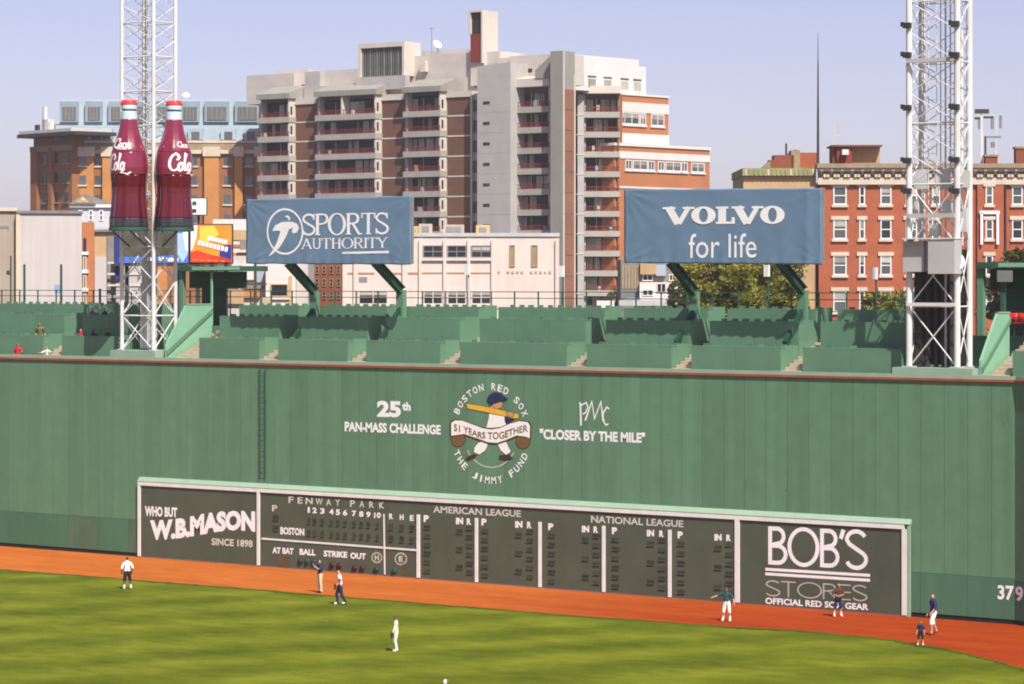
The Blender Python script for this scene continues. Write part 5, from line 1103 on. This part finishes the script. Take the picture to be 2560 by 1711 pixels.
GF = Frame(230, 300, TH + R(6)); gh = building('gabled_house', 'grey gabled house with pediment left of the giant bottles', GF)
gu, gz = GF.U, GF.Z
MB().box(gu(178), gu(282), 0, 9, 0, gz(512)).build('wall', 'clapboard', gh)
MB().prism([(gu(172), gz(512) + .005), (gu(240), gz(512) + .005), (gu(207), gz(486))], -.5, 9.3, 'y').build('roof', 'slate', gh); MB().prism([(gu(208), gz(513)), (gu(286), gz(513)), (gu(286), gz(510)), (gu(210), gz(484))], .4, 9.2, 'y').build('roof', 'slate', gh)
MB().prism([(gu(188), gz(508)), (gu(226), gz(508)), (gu(207), gz(491))], -.56, -.5, 'y').build('pediment', 'stone_tan', gh); window(gh, gu(204), gu(213), gz(503), gz(496), -.57, 'stone_cream', None)
for a, b in ((196, 206), (222, 232), (248, 258)): window(gh, gu(a), gu(b), gz(552), gz(526), 0, 'glass_grey', 'paint_white')
bx('eave', 'paint_white', gh, gu(174), gu(284), -.3, -.003, gz(519), gz(513))
SF = Frame(225, 236, TH + R(9.5)); sh_ = building('brick_shop', 'narrow red brick shop between warehouse and left tower', SF)
su, sz = SF.U, SF.Z
MB().box(su(206), su(236), 0, 9, 0, sz(556)).build('wall', 'brick_orange', sh_); MB().box(su(236.5), su(286), .4, 9, 0, sz(580)).build('annex', 'stone_tan', sh_); bx('annex_lower', 'warehouse_white', sh_, su(237), su(285), .2, .395, 0, sz(642)); bx('roof', 'slate', sh_, su(236.5), su(290), .1, 9, sz(580) + .004, sz(574))
for i in range(4): y = 596 + 46 * i; window(sh_, su(208), su(216), sz(y + 34), sz(y), 0, 'glass_dark', 'stone_cream' if i else None, None, 'paint_white', 0)
GR = Frame(325, 214, TH + R(8.5)); gs = building('grey_shaft', 'grey service building behind the left light tower', GR)
MB().box(GR.U(290), GR.U(372), 0, 6, 0, GR.Z(640)).build('wall', 'conc_grey', gs); MB().box(GR.U(268), GR.U(292), 1, 6, 0, GR.Z(590)).build('stair_core', 'slate', gs)
for i in range(5): bx('band', 'conc_pink', gs, GR.U(268), GR.U(372), -.08 + .0, -.003, GR.Z(660 + 28 * i), GR.Z(655 + 28 * i))
bx('recess', 'recess_dark', gs, GR.U(287), GR.U(300), -.1, -.003 - .08, GR.Z(705), GR.Z(612))

# ---- billboards behind the left banner
BF = Frame(420, 190, TH); BZ = zr(250, 540, .2296)
def bpoly(pts, n, m, par, name): return poly(BF, [BZ(*p) for p in pts], n, m, par, name, .02)
def bill(label, x0, x1, y0, y1, m, seed):
    p0, p1 = BZ(x0, y0), BZ(x1, y1); t = thing('billboard', label, 'billboard', BF.o, TH); u0, u1 = BF.U(p0[0]), BF.U(p1[0]); z0, z1 = BF.Z(p1[1]), BF.Z(p0[1])
    bx('board', m, t, u0, u1, 0, .25, z0, z1); bx('back_frame', 'metal_dark', t, u0 - .08, u1 + .08, .26, .45, z0 - .08, z1 + .08); bx('catwalk', 'metal_dark', t, u0, u1, -.5, .2, z0 - .2, z0 - .1)
    for f_ in (.15, .5, .85): q = u0 + (u1 - u0) * f_; bx('post', 'metal_dark', t, q - .12, q + .12, .46, .7, 0, z1 - .2)
    return t
o1 = bill('dark and blue billboard with a photo panel behind the left tower legs', 160, 960, 170, 515, 'bill_blue', 1)
bpoly([(165, 175), (800, 175), (800, 420), (700, 430), (600, 440), (165, 440)], -.005, 'bill_dark', o1, 'photo_panel'); bpoly([(800, 190), (955, 190), (955, 420), (900, 510), (850, 430), (820, 360)], -.005, 'bill_sky', o1, 'sky_panel')
bpoly([(900, 180), (958, 175), (958, 400), (930, 360)], -.012, 'paint_white', o1, 'glow_panel'); bpoly([(160, 230), (210, 230), (210, 690), (160, 690)], -.012, 'bill_navy', o1, 'side_panel')
for x0, x1, y in ((180, 250, 262), (300, 372, 262), (470, 560, 262), (620, 780, 255), (470, 540, 330), (640, 760, 360)):
    wig = [(x0 + (x1 - x0) * i / 12, y + (14 if i % 2 else -14) + random.uniform(-6, 6)) for i in range(13)]
    out = [BZ(*p) for p in wig]; g_ = G2().rib([(BF.U(a), BF.Z(b)) for a, b in out], .10); flat(BF, g_.v, g_.f, -.02, 'print_marks', 'paint_white', o1)
for x0, x1, y in ((460, 610, 475), (640, 700, 470), (720, 860, 478)): bpoly([(x0, y - 22), (x1, y - 18), (x1 - 10, y + 20), (x0 + 8, y + 18)], -.02, 'paint_white', o1, 'print_block')
o2 = bill('orange billboard with slanted white print and red swoosh', 985, 1432, 100, 510, 'bill_orange', 2)
bpoly([(990, 105), (1060, 105), (1050, 240), (1000, 380), (988, 380)], -.006, 'paint_white', o2, 'glow_panel'); bpoly([(1090, 120), (1240, 110), (1300, 200), (1180, 290), (1080, 280)], -.006, 'bill_yellow', o2, 'sun_patch')
bpoly([(985, 505), (990, 400), (1060, 375), (1200, 420), (1430, 470), (1430, 508)], -.010, 'bill_red', o2, 'swoosh'); bpoly([(1310, 330), (1430, 310), (1430, 480), (1300, 430)], -.014, 'bill_navy', o2, 'corner_patch')
for (x0, y0), (x1, y1), h_ in (((1170, 240), (1385, 290), 46), ((1060, 290), (1395, 370), 50)):
    for i in range(8):
        a, b = i / 8, (i + .78) / 8; xa, xb = x0 + (x1 - x0) * a, x0 + (x1 - x0) * b; ya, yb = y0 + (y1 - y0) * a, y0 + (y1 - y0) * b
        bpoly([(xa, ya + h_ / 2), (xa + 10, ya - h_ / 2), (xb + 10, yb - h_ / 2), (xb, yb + h_ / 2)], -.018, 'paint_white', o2, 'print_block')
for i in range(5): bpoly([(1010 + i * 75, 470 + i * 4), (1060 + i * 75, 474 + i * 4), (1055 + i * 75, 484 + i * 4), (1008 + i * 75, 480 + i * 4)], -.016, 'bill_orange', o2, 'print_block')
ws = thing('roof_sign', 'small square white sign with two dark marks right of the bottles', 'sign', BF.o, TH)
bx('board', 'paint_white', ws, BF.U(470), BF.U(511), 1.0, 1.2, BF.Z(536), BF.Z(496)); bx('frame', 'metal_dark', ws, BF.U(468), BF.U(513), 1.21, 1.3, BF.Z(538), BF.Z(494))
for px, y in ((482, 507), (482, 526)): bx('mark', 'rail_green' if y < 520 else 'metal_dark', ws, BF.U(px - 5), BF.U(px + 5), .97, .999, BF.Z(y + 5), BF.Z(y - 4))
bx('post', 'metal_dark', ws, BF.U(488), BF.U(494), 1.31, 1.5, 0, BF.Z(500))
NF = Frame(700, 250, TH); nb = building('market_building', 'white fronted low shops seen under the left banner', NF); nu, nz_ = NF.U, NF.Z
MB().box(nu(560), nu(770), 0, 8, 0, nz_(640)).build('wall', 'conc_pink', nb); MB().box(nu(668), nu(742), -1.5, -.004, 0, nz_(660)).build('white_front', 'conc_white', nb)
window(nb, nu(680), nu(724), nz_(742), nz_(710), -1.5, 'glass_dark', 'gold', None, 'conc_white', 0); bx('post', 'gold', nb, nu(726), nu(734), -1.6, -1.503, 0, nz_(690)); bx('sign_band', 'concrete_tan', nb, nu(660), nu(684), -1.7, -1.503, nz_(762), nz_(744))
for a, b, y0, y1, m in ((600, 626, 600, 625, 'slate'), (608, 636, 664, 700, 'conc_white'), (640, 664, 676, 706, 'mansard_pale'), (604, 660, 712, 722, 'slate'), (610, 650, 726, 745, 'brick_ochre'), (545, 600, 660, 700, 'clapboard'), (540, 600, 705, 716, 'brick_reddark'), (545, 610, 724, 760, 'stone_tan')): bx('shop_front', m, nb, nu(a), nu(b), -.3, -.004, nz_(y1), nz_(y0))
bx('wall_upper', 'conc_white', nb, nu(530), nu(640), .8, 8, nz_(640), nz_(548)); bx('band', 'brick_orange', nb, nu(570), nu(620), .7, .797, nz_(640), nz_(632)); bx('band', 'brick_orange', nb, nu(575), nu(620), .7, .797, nz_(618), nz_(611)); bx('band', 'stone_tan', nb, nu(570), nu(620), .7, .797, nz_(600), nz_(575))
fe = thing('utility_pole', 'dark wooden utility pole under the left banner', 'pole', NF.W(nu(638, -4), -4, 0), TH); e = MB().tube((0, 0, 0), (0, 0, NF.Z(640, 0, -4)), .16, 8, .12).build('post', 'bark', fe); bx('crossarm', 'bark', fe, -1.0, 1.0, -.1, .1, NF.Z(713, 0, -4), NF.Z(709, 0, -4))
KF = Frame(815, 262, TH); kb = building('dark_brick_house', 'dark brown brick house in shade under the left banner', KF)
MB().box(KF.U(762), KF.U(880), 0, 9, 0, KF.Z(620)).build('wall', 'brick_reddark', kb)
for i in range(5):
    for j in range(3): a = 770 + i * 18; y = 665 + j * 32; window(kb, KF.U(a), KF.U(a + 9), KF.Z(y + 20), KF.Z(y), 0, 'glass_dark', 'stone_brown', fw=.06)
TF = Frame(1620, 300, TH); th_ = building('townhouse', 'grey and white townhouse with bay windows under the right banner', TF); tu, tz = TF.U, TF.Z
MB().box(tu(1552), tu(1720), 0, 9, 0, tz(650)).build('wall', 'slate', th_); MB().box(tu(1598), tu(1694), -1.2, -.004, 0, tz(706)).build('bay_front', 'conc_white', th_); bx('roof_edge', 'stone_tan', th_, tu(1600), tu(1640), -.6, -.004, tz(686), tz(655))
bx('awning', 'mansard_pale', th_, tu(1640), tu(1664), -.6, -.004, tz(690), tz(662))
for a, b, y0, y1, n_ in ((1606, 1632, 686, 703, -.06), (1672, 1690, 686, 703, -.06), (1604, 1632, 724, 740, -1.2), (1640, 1664, 708, 732, -1.2), (1678, 1690, 724, 740, -1.2)): window(th_, tu(a), tu(b), tz(y1), tz(y0), n_, 'glass_dark', 'conc_white', None, None, 0, 1, fw=.1)
for i in range(6): q = tu(1556 + i * 7.5); bx('pilaster', 'stone_tan', th_, q, q + .12, -.1, -.004, tz(722), tz(664))
bx('low_roof', 'metal_pale', th_, tu(1545), tu(1668), -3, -1.5, tz(764), tz(751)); MB().prism([(tu(1556), tz(751) + .01), (tu(1600), tz(751) + .01), (tu(1588), tz(744)), (tu(1566), tz(744))], -3, -2, 'y').build('roof_hump', 'mansard_blue', th_)
LK = Frame(1555, 232, TH); ks = thing('white_kiosk_sign', 'small white and green sign board above the fourth aisle', 'sign', LK.o, TH)
bx('board', 'conc_white', ks, LK.U(1492), LK.U(1536), 0, .2, LK.Z(784), LK.Z(752)); bx('lower_board', 'ledge_green', ks, LK.U(1492), LK.U(1530), -.02, .2, LK.Z(806), LK.Z(784.5)); bx('post', 'metal_grey', ks, LK.U(1512), LK.U(1516), .05, .15, 0, LK.Z(807))

# ================================================================== trees
def tree(name, label, px, D, py_top, py_mid, wpx, m, seed, leaves=9000, leaf=.30, depth=.8, group='trees beyond the wall'):
    rnd = random.Random(seed); fr = Frame(px, D, TH); t = thing(name, label, 'tree', fr.o, TH, group)
    zt_, zm = fr.Z(py_top), fr.Z(py_mid); rx = wpx / 2 * D / F; rzz = zt_ - zm
    tk = MB(); tk.tube((0, 0, 0), (.1, 0, zm * .55), .32, 10, .22); top = Vector((.1, 0, zm * .55)); ends = []
    for i in range(7):
        a = rnd.uniform(0, 6.28); q = top + Vector((math.cos(a) * rx * rnd.uniform(.3, .6), math.sin(a) * rx * .5, rnd.uniform(.2, .6) * (zt_ - top.z))); tk.tube(top, q, .16, 7, .07); ends.append(q)
        for j in range(3): a2 = a + rnd.uniform(-.9, .9); q2 = q + Vector((math.cos(a2) * rx * .35, math.sin(a2) * rx * .3, rnd.uniform(.5, 2.0))); tk.tube(q, q2, .06, 5, .02)
    tk.build('trunk', 'bark', t)
    cl = []
    nclump = 70
    while len(cl) < nclump:
        v = Vector((rnd.uniform(-1, 1), rnd.uniform(-1, 1), rnd.uniform(-1, 1)))
        if v.length > 1 or v.length < .35: continue
        s_ = 1 + .18 * math.sin(v.x * 5 + seed) + .12 * math.sin(v.z * 7 + seed * 2)
        cl.append((Vector((v.x * rx * s_, v.y * rx * depth * s_, zm + v.z * rzz * s_)), rnd.uniform(.10, .22) * rx))
    cr = MB(); per = leaves // nclump
    for c, r_ in cl:
        for i in range(per):
            d = Vector((rnd.gauss(0, 1), rnd.gauss(0, 1), rnd.gauss(0, .65))) * r_ * .62; p = c + d
            nrm = Vector((rnd.uniform(-1, 1), rnd.uniform(-1, 1), rnd.uniform(.0, 1.3))).normalized(); a = nrm.orthogonal().normalized(); b = nrm.cross(a); an = rnd.uniform(0, 6.28)
            a, b = a * math.cos(an) + b * math.sin(an), b * math.cos(an) - a * math.sin(an); l = leaf * rnd.uniform(.6, 1.25)
            k_ = len(cr.v); cr.v += [tuple(p - a * l * .5), tuple(p + b * l * .32), tuple(p + a * l * .5), tuple(p - b * l * .32)]; cr.f.append((k_, k_ + 1, k_ + 2, k_ + 3))
    me = bpy.data.meshes.new('crown'); me.from_pydata(cr.v, [], cr.f); me.materials.append(MATS[m]); o = bpy.data.objects.new('crown', me); COL.objects.link(o); o.parent = t
    return t
tree('leafy_tree', 'yellow green tree under the middle of the right banner', 1790, 218, 610, 735, 215, 'leaf_spring', 3, 20000, .34)
tree('leafy_tree', 'yellow green tree under the right end of the right banner', 1915, 226, 625, 740, 175, 'leaf_spring', 5, 16000, .34)
tree('leafy_tree', 'tall dark leafy tree behind the yellow green trees under right banner', 1850, 262, 600, 730, 260, 'leaf_dark', 21, 18000, .4)
tree('leafy_tree', 'dark olive tree under the canopy at the right edge', 2545, 214, 640, 750, 200, 'leaf_dark', 8, 16000, .34)
tree('leafy_tree', 'small dark bush tree at the townhouse under the right banner', 1700, 285, 690, 745, 70, 'leaf_dark', 9, 5000)
tree('shrub', 'low yellow green shrub in front of the rowhouse left of right tower', 2215, 222, 735, 775, 110, 'leaf_spring', 11, 5000)
tree('shrub', 'low dark shrub at the foot of the apartment balconies', 1565, 320, 715, 745, 75, 'leaf_dark', 12, 4000)

# ================================================================== people
def person(label, loc, hgt, heading, look, pose=None, group=None):
    pose = pose or {}; sc_ = hgt / 1.77; t = thing('person', label, 'person', loc, heading, group)
    V = []; E = []; RAD = []; TAG = {}
    def jv(p, r_): V.append(Vector(p)); RAD.append(r_); return len(V) - 1
    def bone(a, b, tg): E.append((a, b)); TAG[(a, b)] = tg
    ln = pose.get('lean', (0, 0)); sit = pose.get('sit', False); dz = -.20 if sit else 0
    def up(x, y, z): f_ = max(0, (z - .95)) ; return (x + ln[0] * f_, y + ln[1] * f_, z + dz)
    pel = jv((0, 0, .96 + dz), .125); sp1 = jv(up(0, 0, 1.12), .118); che = jv(up(0, 0, 1.31), .135); nb_ = jv(up(0, 0, 1.46), .062); nk = jv(up(0, -.012, 1.52), .055)
    h1 = jv(up(0, -.025, 1.585), .076); h2 = jv(up(0, -.02, 1.66), .092); h3 = jv(up(0, -.01, 1.735), .06)
    for a, b, g_ in ((pel, sp1, 'torso'), (sp1, che, 'torso'), (che, nb_, 'torso'), (nb_, nk, 'neck'), (nk, h1, 'head'), (h1, h2, 'head'), (h2, h3, 'head')): bone(a, b, g_)
    ns = jv(up(0, -.118, 1.645), .016); bone(h2, ns, 'head')
    wr_ = {}
    for s_, key in ((-1, 'l'), (1, 'r')):
        sh2 = jv(up(s_ * .175, 0, 1.405), .068); bone(che, sh2, 'shoulder')
        el = Vector(pose.get('elbow_' + key, (s_ * .25, .03, 1.13))); wr = Vector(pose.get('wrist_' + key, (s_ * .27, -.07, .90))); el.z += dz; wr.z += dz
        e_ = jv(el, .046); w_ = jv(wr, .031); bone(sh2, e_, 'upper_arm'); bone(e_, w_, 'forearm')
        d = (wr - el).normalized(); pm = wr + d * .07; p_ = jv(pm, .030); bone(w_, p_, 'hand'); wr_[key] = pm
        sd_ = d.cross(Vector((0, 1, 0.2))).normalized(); fw_ = sd_.cross(d)
        for k_, (o_, l_) in enumerate(((-.030, .062), (-.010, .072), (.010, .068), (.030, .052))):
            b0 = jv(pm + sd_ * o_ + d * .035, .0095); b1 = jv(pm + sd_ * o_ * 1.1 + d * (.035 + l_ * .55) + fw_ * .008, .009); b2 = jv(pm + sd_ * o_ * 1.1 + d * (.035 + l_) + fw_ * .025, .008); bone(p_, b0, 'hand'); bone(b0, b1, 'hand'); bone(b1, b2, 'hand')
        b0 = jv(pm - d * .025 + sd_ * -.042 + fw_ * .012, .011); b1 = jv(pm + d * .02 + sd_ * -.062 + fw_ * .02, .0095); bone(p_, b0, 'hand'); bone(b0, b1, 'hand')
        hp = jv((s_ * .088, 0, .90 + dz), .098); bone(pel, hp, 'hip')
        if sit: kn, an = Vector((s_ * .13, -.40, .72)), Vector((s_ * .13, -.38, .30))
        else: kn, an = Vector(pose.get('knee_' + key, (s_ * .10, -.02, .50))), Vector(pose.get('ankle_' + key, (s_ * .105, .02, .09)))
        k1 = jv(kn, .062); c1 = jv(kn.lerp(an, .3) + Vector((0, .015, 0)), .058); a1 = jv(an, .040); to = jv(an + Vector((s_ * .015, -.17, -.05)), .034); he = jv(an + Vector((0, .045, -.045)), .036); bl_ = jv(an + Vector((s_ * .008, -.09, -.045)), .040)
        bone(hp, k1, 'thigh'); bone(k1, c1, 'calf'); bone(c1, a1, 'calf'); bone(a1, bl_, 'foot'); bone(bl_, to, 'foot'); bone(a1, he, 'foot')
    me = bpy.data.meshes.new('body'); me.from_pydata([tuple(v) for v in V], E, []); tmp = bpy.data.objects.new('tmp', me); COL.objects.link(tmp)
    sk = tmp.modifiers.new('skin', 'SKIN'); sk.use_smooth_shade = True
    for i, r_ in enumerate(RAD): me.skin_vertices[0].data[i].radius = (r_, r_ * (.86 if i in (pel, sp1, che) else 1))
    me.skin_vertices[0].data[pel].use_root = True
    sb_ = tmp.modifiers.new('sub', 'SUBSURF'); sb_.levels = 1; sb_.render_levels = 1
    bm_ = bpy.data.meshes.new_from_object(tmp.evaluated_get(bpy.context.evaluated_depsgraph_get())); bpy.data.objects.remove(tmp)
    for v in bm_.vertices:                                          # flatten the soles
        if v.co.z < .012 and not sit: v.co.z = .012
    seg = [(V[a], V[b], max(RAD[a], RAD[b]), g_) for (a, b), g_ in TAG.items()]
    def which(c):
        best = None
        for a, b, r_, g_ in seg:
            d = b - a; q = max(0, min(1, (c - a).dot(d) / max(1e-9, d.length_squared))); ds_ = (c - (a + d * q)).length - r_ * .8
            if best is None or ds_ < best[0]: best = (ds_, g_, q)
        return best[1], best[2]
    cls = [which(p.center) for p in bm_.polygons]
    bm_.materials.clear(); bm_.materials.append(MATS[look.get('skin', 'skin')]); bm_.name = 'body'
    body = bpy.data.objects.new('body', bm_); COL.objects.link(body); body.parent = t; body.scale = (sc_,) * 3
    def cloth(name, m, test, off):
        vs = {}; vv = []; ff = []
        for p, (g_, q) in zip(bm_.polygons, cls):
            if not test(g_, q, p.center): continue
            f_ = []
            for i in p.vertices:
                if i not in vs: vs[i] = len(vv); v = bm_.vertices[i]; vv.append(tuple(v.co + v.normal * off))
                f_.append(vs[i])
            ff.append(tuple(f_))
        if not ff: return
        c = bpy.data.meshes.new(name); c.from_pydata(vv, [], ff); c.materials.append(MATS[m]); c.polygons.foreach_set('use_smooth', [True] * len(ff))
        o = bpy.data.objects.new(name, c); COL.objects.link(o); o.parent = t; o.scale = (sc_,) * 3
    wz_ = .97 + dz
    shirt_t = lambda g_, q, c: (g_ in ('torso', 'shoulder') and c.z > wz_ - .06) or g_ == 'upper_arm' or (look.get('long') and g_ == 'forearm' and q < .95)
    sl = look.get('sleeve')
    cloth('shirt', look['shirt'], (lambda g_, q, c: shirt_t(g_, q, c) and not (sl and g_ in ('upper_arm', 'forearm'))), .022)
    if sl: cloth('sleeves', sl, lambda g_, q, c: g_ in ('upper_arm',) or (look.get('long') and g_ == 'forearm'), .018)
    cloth('trousers' if look.get('trousers') else 'shorts', look['pants'], lambda g_, q, c: (g_ in ('hip', 'torso') and c.z < wz_ + .02) or (g_ == 'thigh') or (look.get('trousers') and g_ == 'calf'), .026)
    if not look.get('trousers') and look.get('socks'): cloth('socks', look['socks'], lambda g_, q, c: g_ == 'calf' and c.z < .26, .008)
    cloth('shoes', look.get('shoes', 'cloth_white'), lambda g_, q, c: g_ == 'foot', .014)
    cloth('hair' if not look.get('cap') else 'cap', look.get('cap') or look.get('hair', 'hair'), lambda g_, q, c: g_ == 'head' and (c.z - V[h2].z > .025 or (c.y - V[h2].y > .03 and c.z - V[h2].z > -.07)), .016)
    if look.get('cap'):
        H2 = V[h2]; br_ = MB(); k2 = 8
        for i in range(k2 + 1): a = math.pi + math.pi * i / k2; br_.v += [(H2.x + .085 * math.cos(a), H2.y - .04 + .06 * math.sin(a), H2.z + .045), (H2.x + .095 * math.cos(a), H2.y - .06 + .135 * math.sin(a), H2.z + .03)]
        br_.f = [(2 * i, 2 * i + 1, 2 * i + 3, 2 * i + 2) for i in range(k2)]; o = br_.build('brim', look['cap'], t); o.scale = (sc_,) * 3
    ey = MB()
    for s_ in (-1, 1): c = V[h2] + Vector((s_ * .034, -.088, .008)); ey.lathe([(.0, -.010), (.011, 0), (.0, .010)], 6, tuple(c), False)
    o = ey.build('eyes', 'eye', t); o.scale = (sc_,) * 3
    c = V[h2] + Vector((0, -.085, -.058)); mo = MB().box(c.x - .028, c.x + .028, c.y - .012, c.y + .01, c.z - .005, c.z + .005).build('mouth', 'art_brown', t); mo.scale = (sc_,) * 3
    if look.get('glove'):
        c = wr_[look['glove']]; gl = thing('baseball_glove', 'dark leather baseball glove held by the ' + look['glove_label'], 'glove', Vector(loc) + Matrix.Rotation(heading, 3, 'Z') @ (c * sc_), heading)
        MB().lathe([(.02, -.12), (.09, -.10), (.12, -.02), (.115, .06), (.07, .12), (.02, .13)], 10).build('pocket', 'leather', gl).scale = (1, .5, 1)
        for i in range(4): MB().tube((-.075 + i * .05, 0, -.06), (-.09 + i * .06, -.03, -.17), .026, 6, .018).build('finger', 'leather', gl)
    return t
def player(label, px, py, hpx, heading, look, pose=None):
    p = on_z(px, py, .015); return person(label, (p.x, p.y, .015), hpx * CAMH / (py - HY), heading, look, pose, 'people on the outfield')
walkA = dict(knee_l=(-.10, -.16, .52), ankle_l=(-.10, -.10, .10), knee_r=(.10, .06, .50), ankle_r=(.10, .26, .13))
walkB = dict(knee_l=(-.10, .05, .50), ankle_l=(-.10, .24, .13), knee_r=(.10, -.17, .52), ankle_r=(.10, -.14, .09))
apart = dict(knee_l=(-.16, -.03, .50), ankle_l=(-.20, .02, .09), knee_r=(.14, -.02, .50), ankle_r=(.17, .02, .09))
player('person in a white shirt and dark shorts standing alone by the scoreboard left end', 318, 1474, 83, TH + R(200), dict(shirt='cloth_white', pants='cloth_black', skin='skin_dark', socks='cloth_white', shoes='cloth_white'), dict(apart, elbow_l=(-.30, .04, 1.15), elbow_r=(.30, .04, 1.15), wrist_l=(-.27, -.10, .95), wrist_r=(.27, -.10, .95)))
player('person in a navy shirt and beige trousers with raised hands on the track edge', 800, 1482, 84, TH - R(60), dict(shirt='navy', pants='cloth_beige', trousers=True, cap='navy', shoes='cloth_black'), dict(elbow_l=(-.26, -.16, 1.24), wrist_l=(-.16, -.30, 1.45), elbow_r=(.26, -.16, 1.22), wrist_r=(.10, -.34, 1.40)))
player('person in white top with red sleeves and navy trousers holding a glove', 850, 1512, 88, TH - R(75), dict(shirt='cloth_white', sleeve='cloth_red', pants='navy', trousers=True, cap='cloth_red', shoes='cloth_white', glove='r', glove_label='person in white and red'), dict(walkA, elbow_r=(.28, -.08, 1.14), wrist_r=(.30, -.26, 1.0), lean=(0, -.06)))
player('player in a cream uniform standing on the grass with a dark glove', 990, 1629, 90, TH - R(80), dict(shirt='cloth_cream', pants='cloth_cream', trousers=True, cap='cloth_black', skin='skin_dark', shoes='cloth_white', long=True, glove='r', glove_label='player in cream'), dict(elbow_r=(.22, -.10, 1.14), wrist_r=(.20, -.20, .92), knee_l=(-.09, -.10, .50), knee_r=(.09, -.06, .50)))
player('person in a teal shirt and white shorts reaching left by the scoreboard', 1817, 1553, 87, TH - R(20), dict(shirt='cloth_teal', pants='cloth_white', socks='cloth_white', shoes='cloth_white', cap='cloth_brown'), dict(apart, elbow_l=(-.42, -.10, 1.30), wrist_l=(-.62, -.22, 1.22), elbow_r=(.32, .02, 1.16), wrist_r=(.40, -.10, .98), lean=(-.05, 0)))
player('person in a brown shirt and navy shorts in front of the last scoreboard panel', 2095, 1542, 86, TH + R(10), dict(shirt='cloth_brown', pants='navy', hair='cloth_brown', shoes='cloth_cream', socks='cloth_cream'), dict(apart, elbow_l=(-.28, -.08, 1.14), wrist_l=(-.12, -.24, 1.10), elbow_r=(.28, -.08, 1.14), wrist_r=(.12, -.24, 1.12)))
player('person in a navy shirt and white shorts walking on the track at right', 2333, 1587, 104, TH - R(65), dict(shirt='navy', pants='cloth_white', hair='hair', shoes='leather'), dict(walkB, elbow_l=(-.24, .10, 1.14), elbow_r=(.24, -.06, 1.14), wrist_r=(.24, -.22, .98)))
player('small child in a navy shirt and shorts at the grass edge on the right', 2302, 1613, 62, TH - R(20), dict(shirt='navy', pants='cloth_black', shoes='cloth_white', hair='cloth_brown'), dict(apart))
player('person at bottom edge with only a white cap showing', 1113, 1816, 119, TH + R(160), dict(shirt='cloth_white', pants='cloth_beige', trousers=True, cap='cloth_white', sleeve='navy'), None)
def spectator(label, px, Y, zfeet, hgt, look, pose=None, hd=0.0):
    u = WALL.U(px, Y); return person(label, (u, Y, zfeet), hgt, hd, look, pose, 'spectators on top of the wall')
spectator('spectator with dark hair leaning behind the first counter at far left', 101, 1.98, 11.57, 1.86, dict(shirt='cloth_olive', pants='cloth_beige'), dict(lean=(0, -.25)), R(30))
spectator('spectator in red low behind the wall edge at the far left', 45, .95, 10.42, 1.74, dict(shirt='cloth_red', pants='navy', cap='cloth_red'), dict(elbow_r=(.34, -.1, 1.2), wrist_r=(.36, -.3, 1.22)), R(20))
spectator('spectator resting both arms on the wall edge at far left', 118, .95, 10.42, 1.60, dict(shirt='metal_pale', pants='navy', hair='hair'), dict(elbow_l=(-.34, -.16, 1.28), wrist_l=(-.36, -.42, 1.30), elbow_r=(.40, -.16, 1.28), wrist_r=(.62, -.36, 1.30)), R(10))
spectator('seated spectator in a dark red shirt left of the left tower', 203, 2.0, 11.57, 1.68, dict(shirt='cloth_red', pants='cloth_black'), dict(sit=True))
spectator('seated spectator in black beside the one in dark red', 234, 2.0, 11.57, 1.66, dict(shirt='cloth_black', pants='cloth_black', skin='skin_dark'), dict(sit=True))
spectator('seated spectator in black nearest to the left tower', 270, 2.0, 11.57, 1.68, dict(shirt='cloth_black', pants='navy', cap='cloth_black'), dict(sit=True))
spectator('seated spectator in purple on the second tier left of the tower', 232, 3.78, 12.80, 1.70, dict(shirt='cloth_purple', pants='cloth_black'), dict(sit=True))
spectator('seated spectator in dark clothes right of the one in purple', 262, 3.78, 12.80, 1.66, dict(shirt='cloth_black', pants='cloth_black', cap='navy'), dict(sit=True))

# ================================================================== summer haze over the streets
hz_ = MB().box(-3300, 2300, -1900, 5200, -1.2, 75).build('haze', 'asphalt'); hz_['kind'] = 'stuff'; hz_['label'] = 'thin pale summer haze in the air'
hm = bpy.data.materials.new('haze'); hm.use_nodes = True; ht = hm.node_tree; ht.nodes.remove(ht.nodes['Principled BSDF'])
pv = ht.nodes.new('ShaderNodeVolumePrincipled'); pv.inputs['Color'].default_value = (.93, .94, 1, 1); pv.inputs['Density'].default_value = .00017; pv.inputs['Anisotropy'].default_value = .2
ht.links.new(pv.outputs[0], ht.nodes['Material Output'].inputs['Volume']); hz_.data.materials.clear(); hz_.data.materials.append(hm)
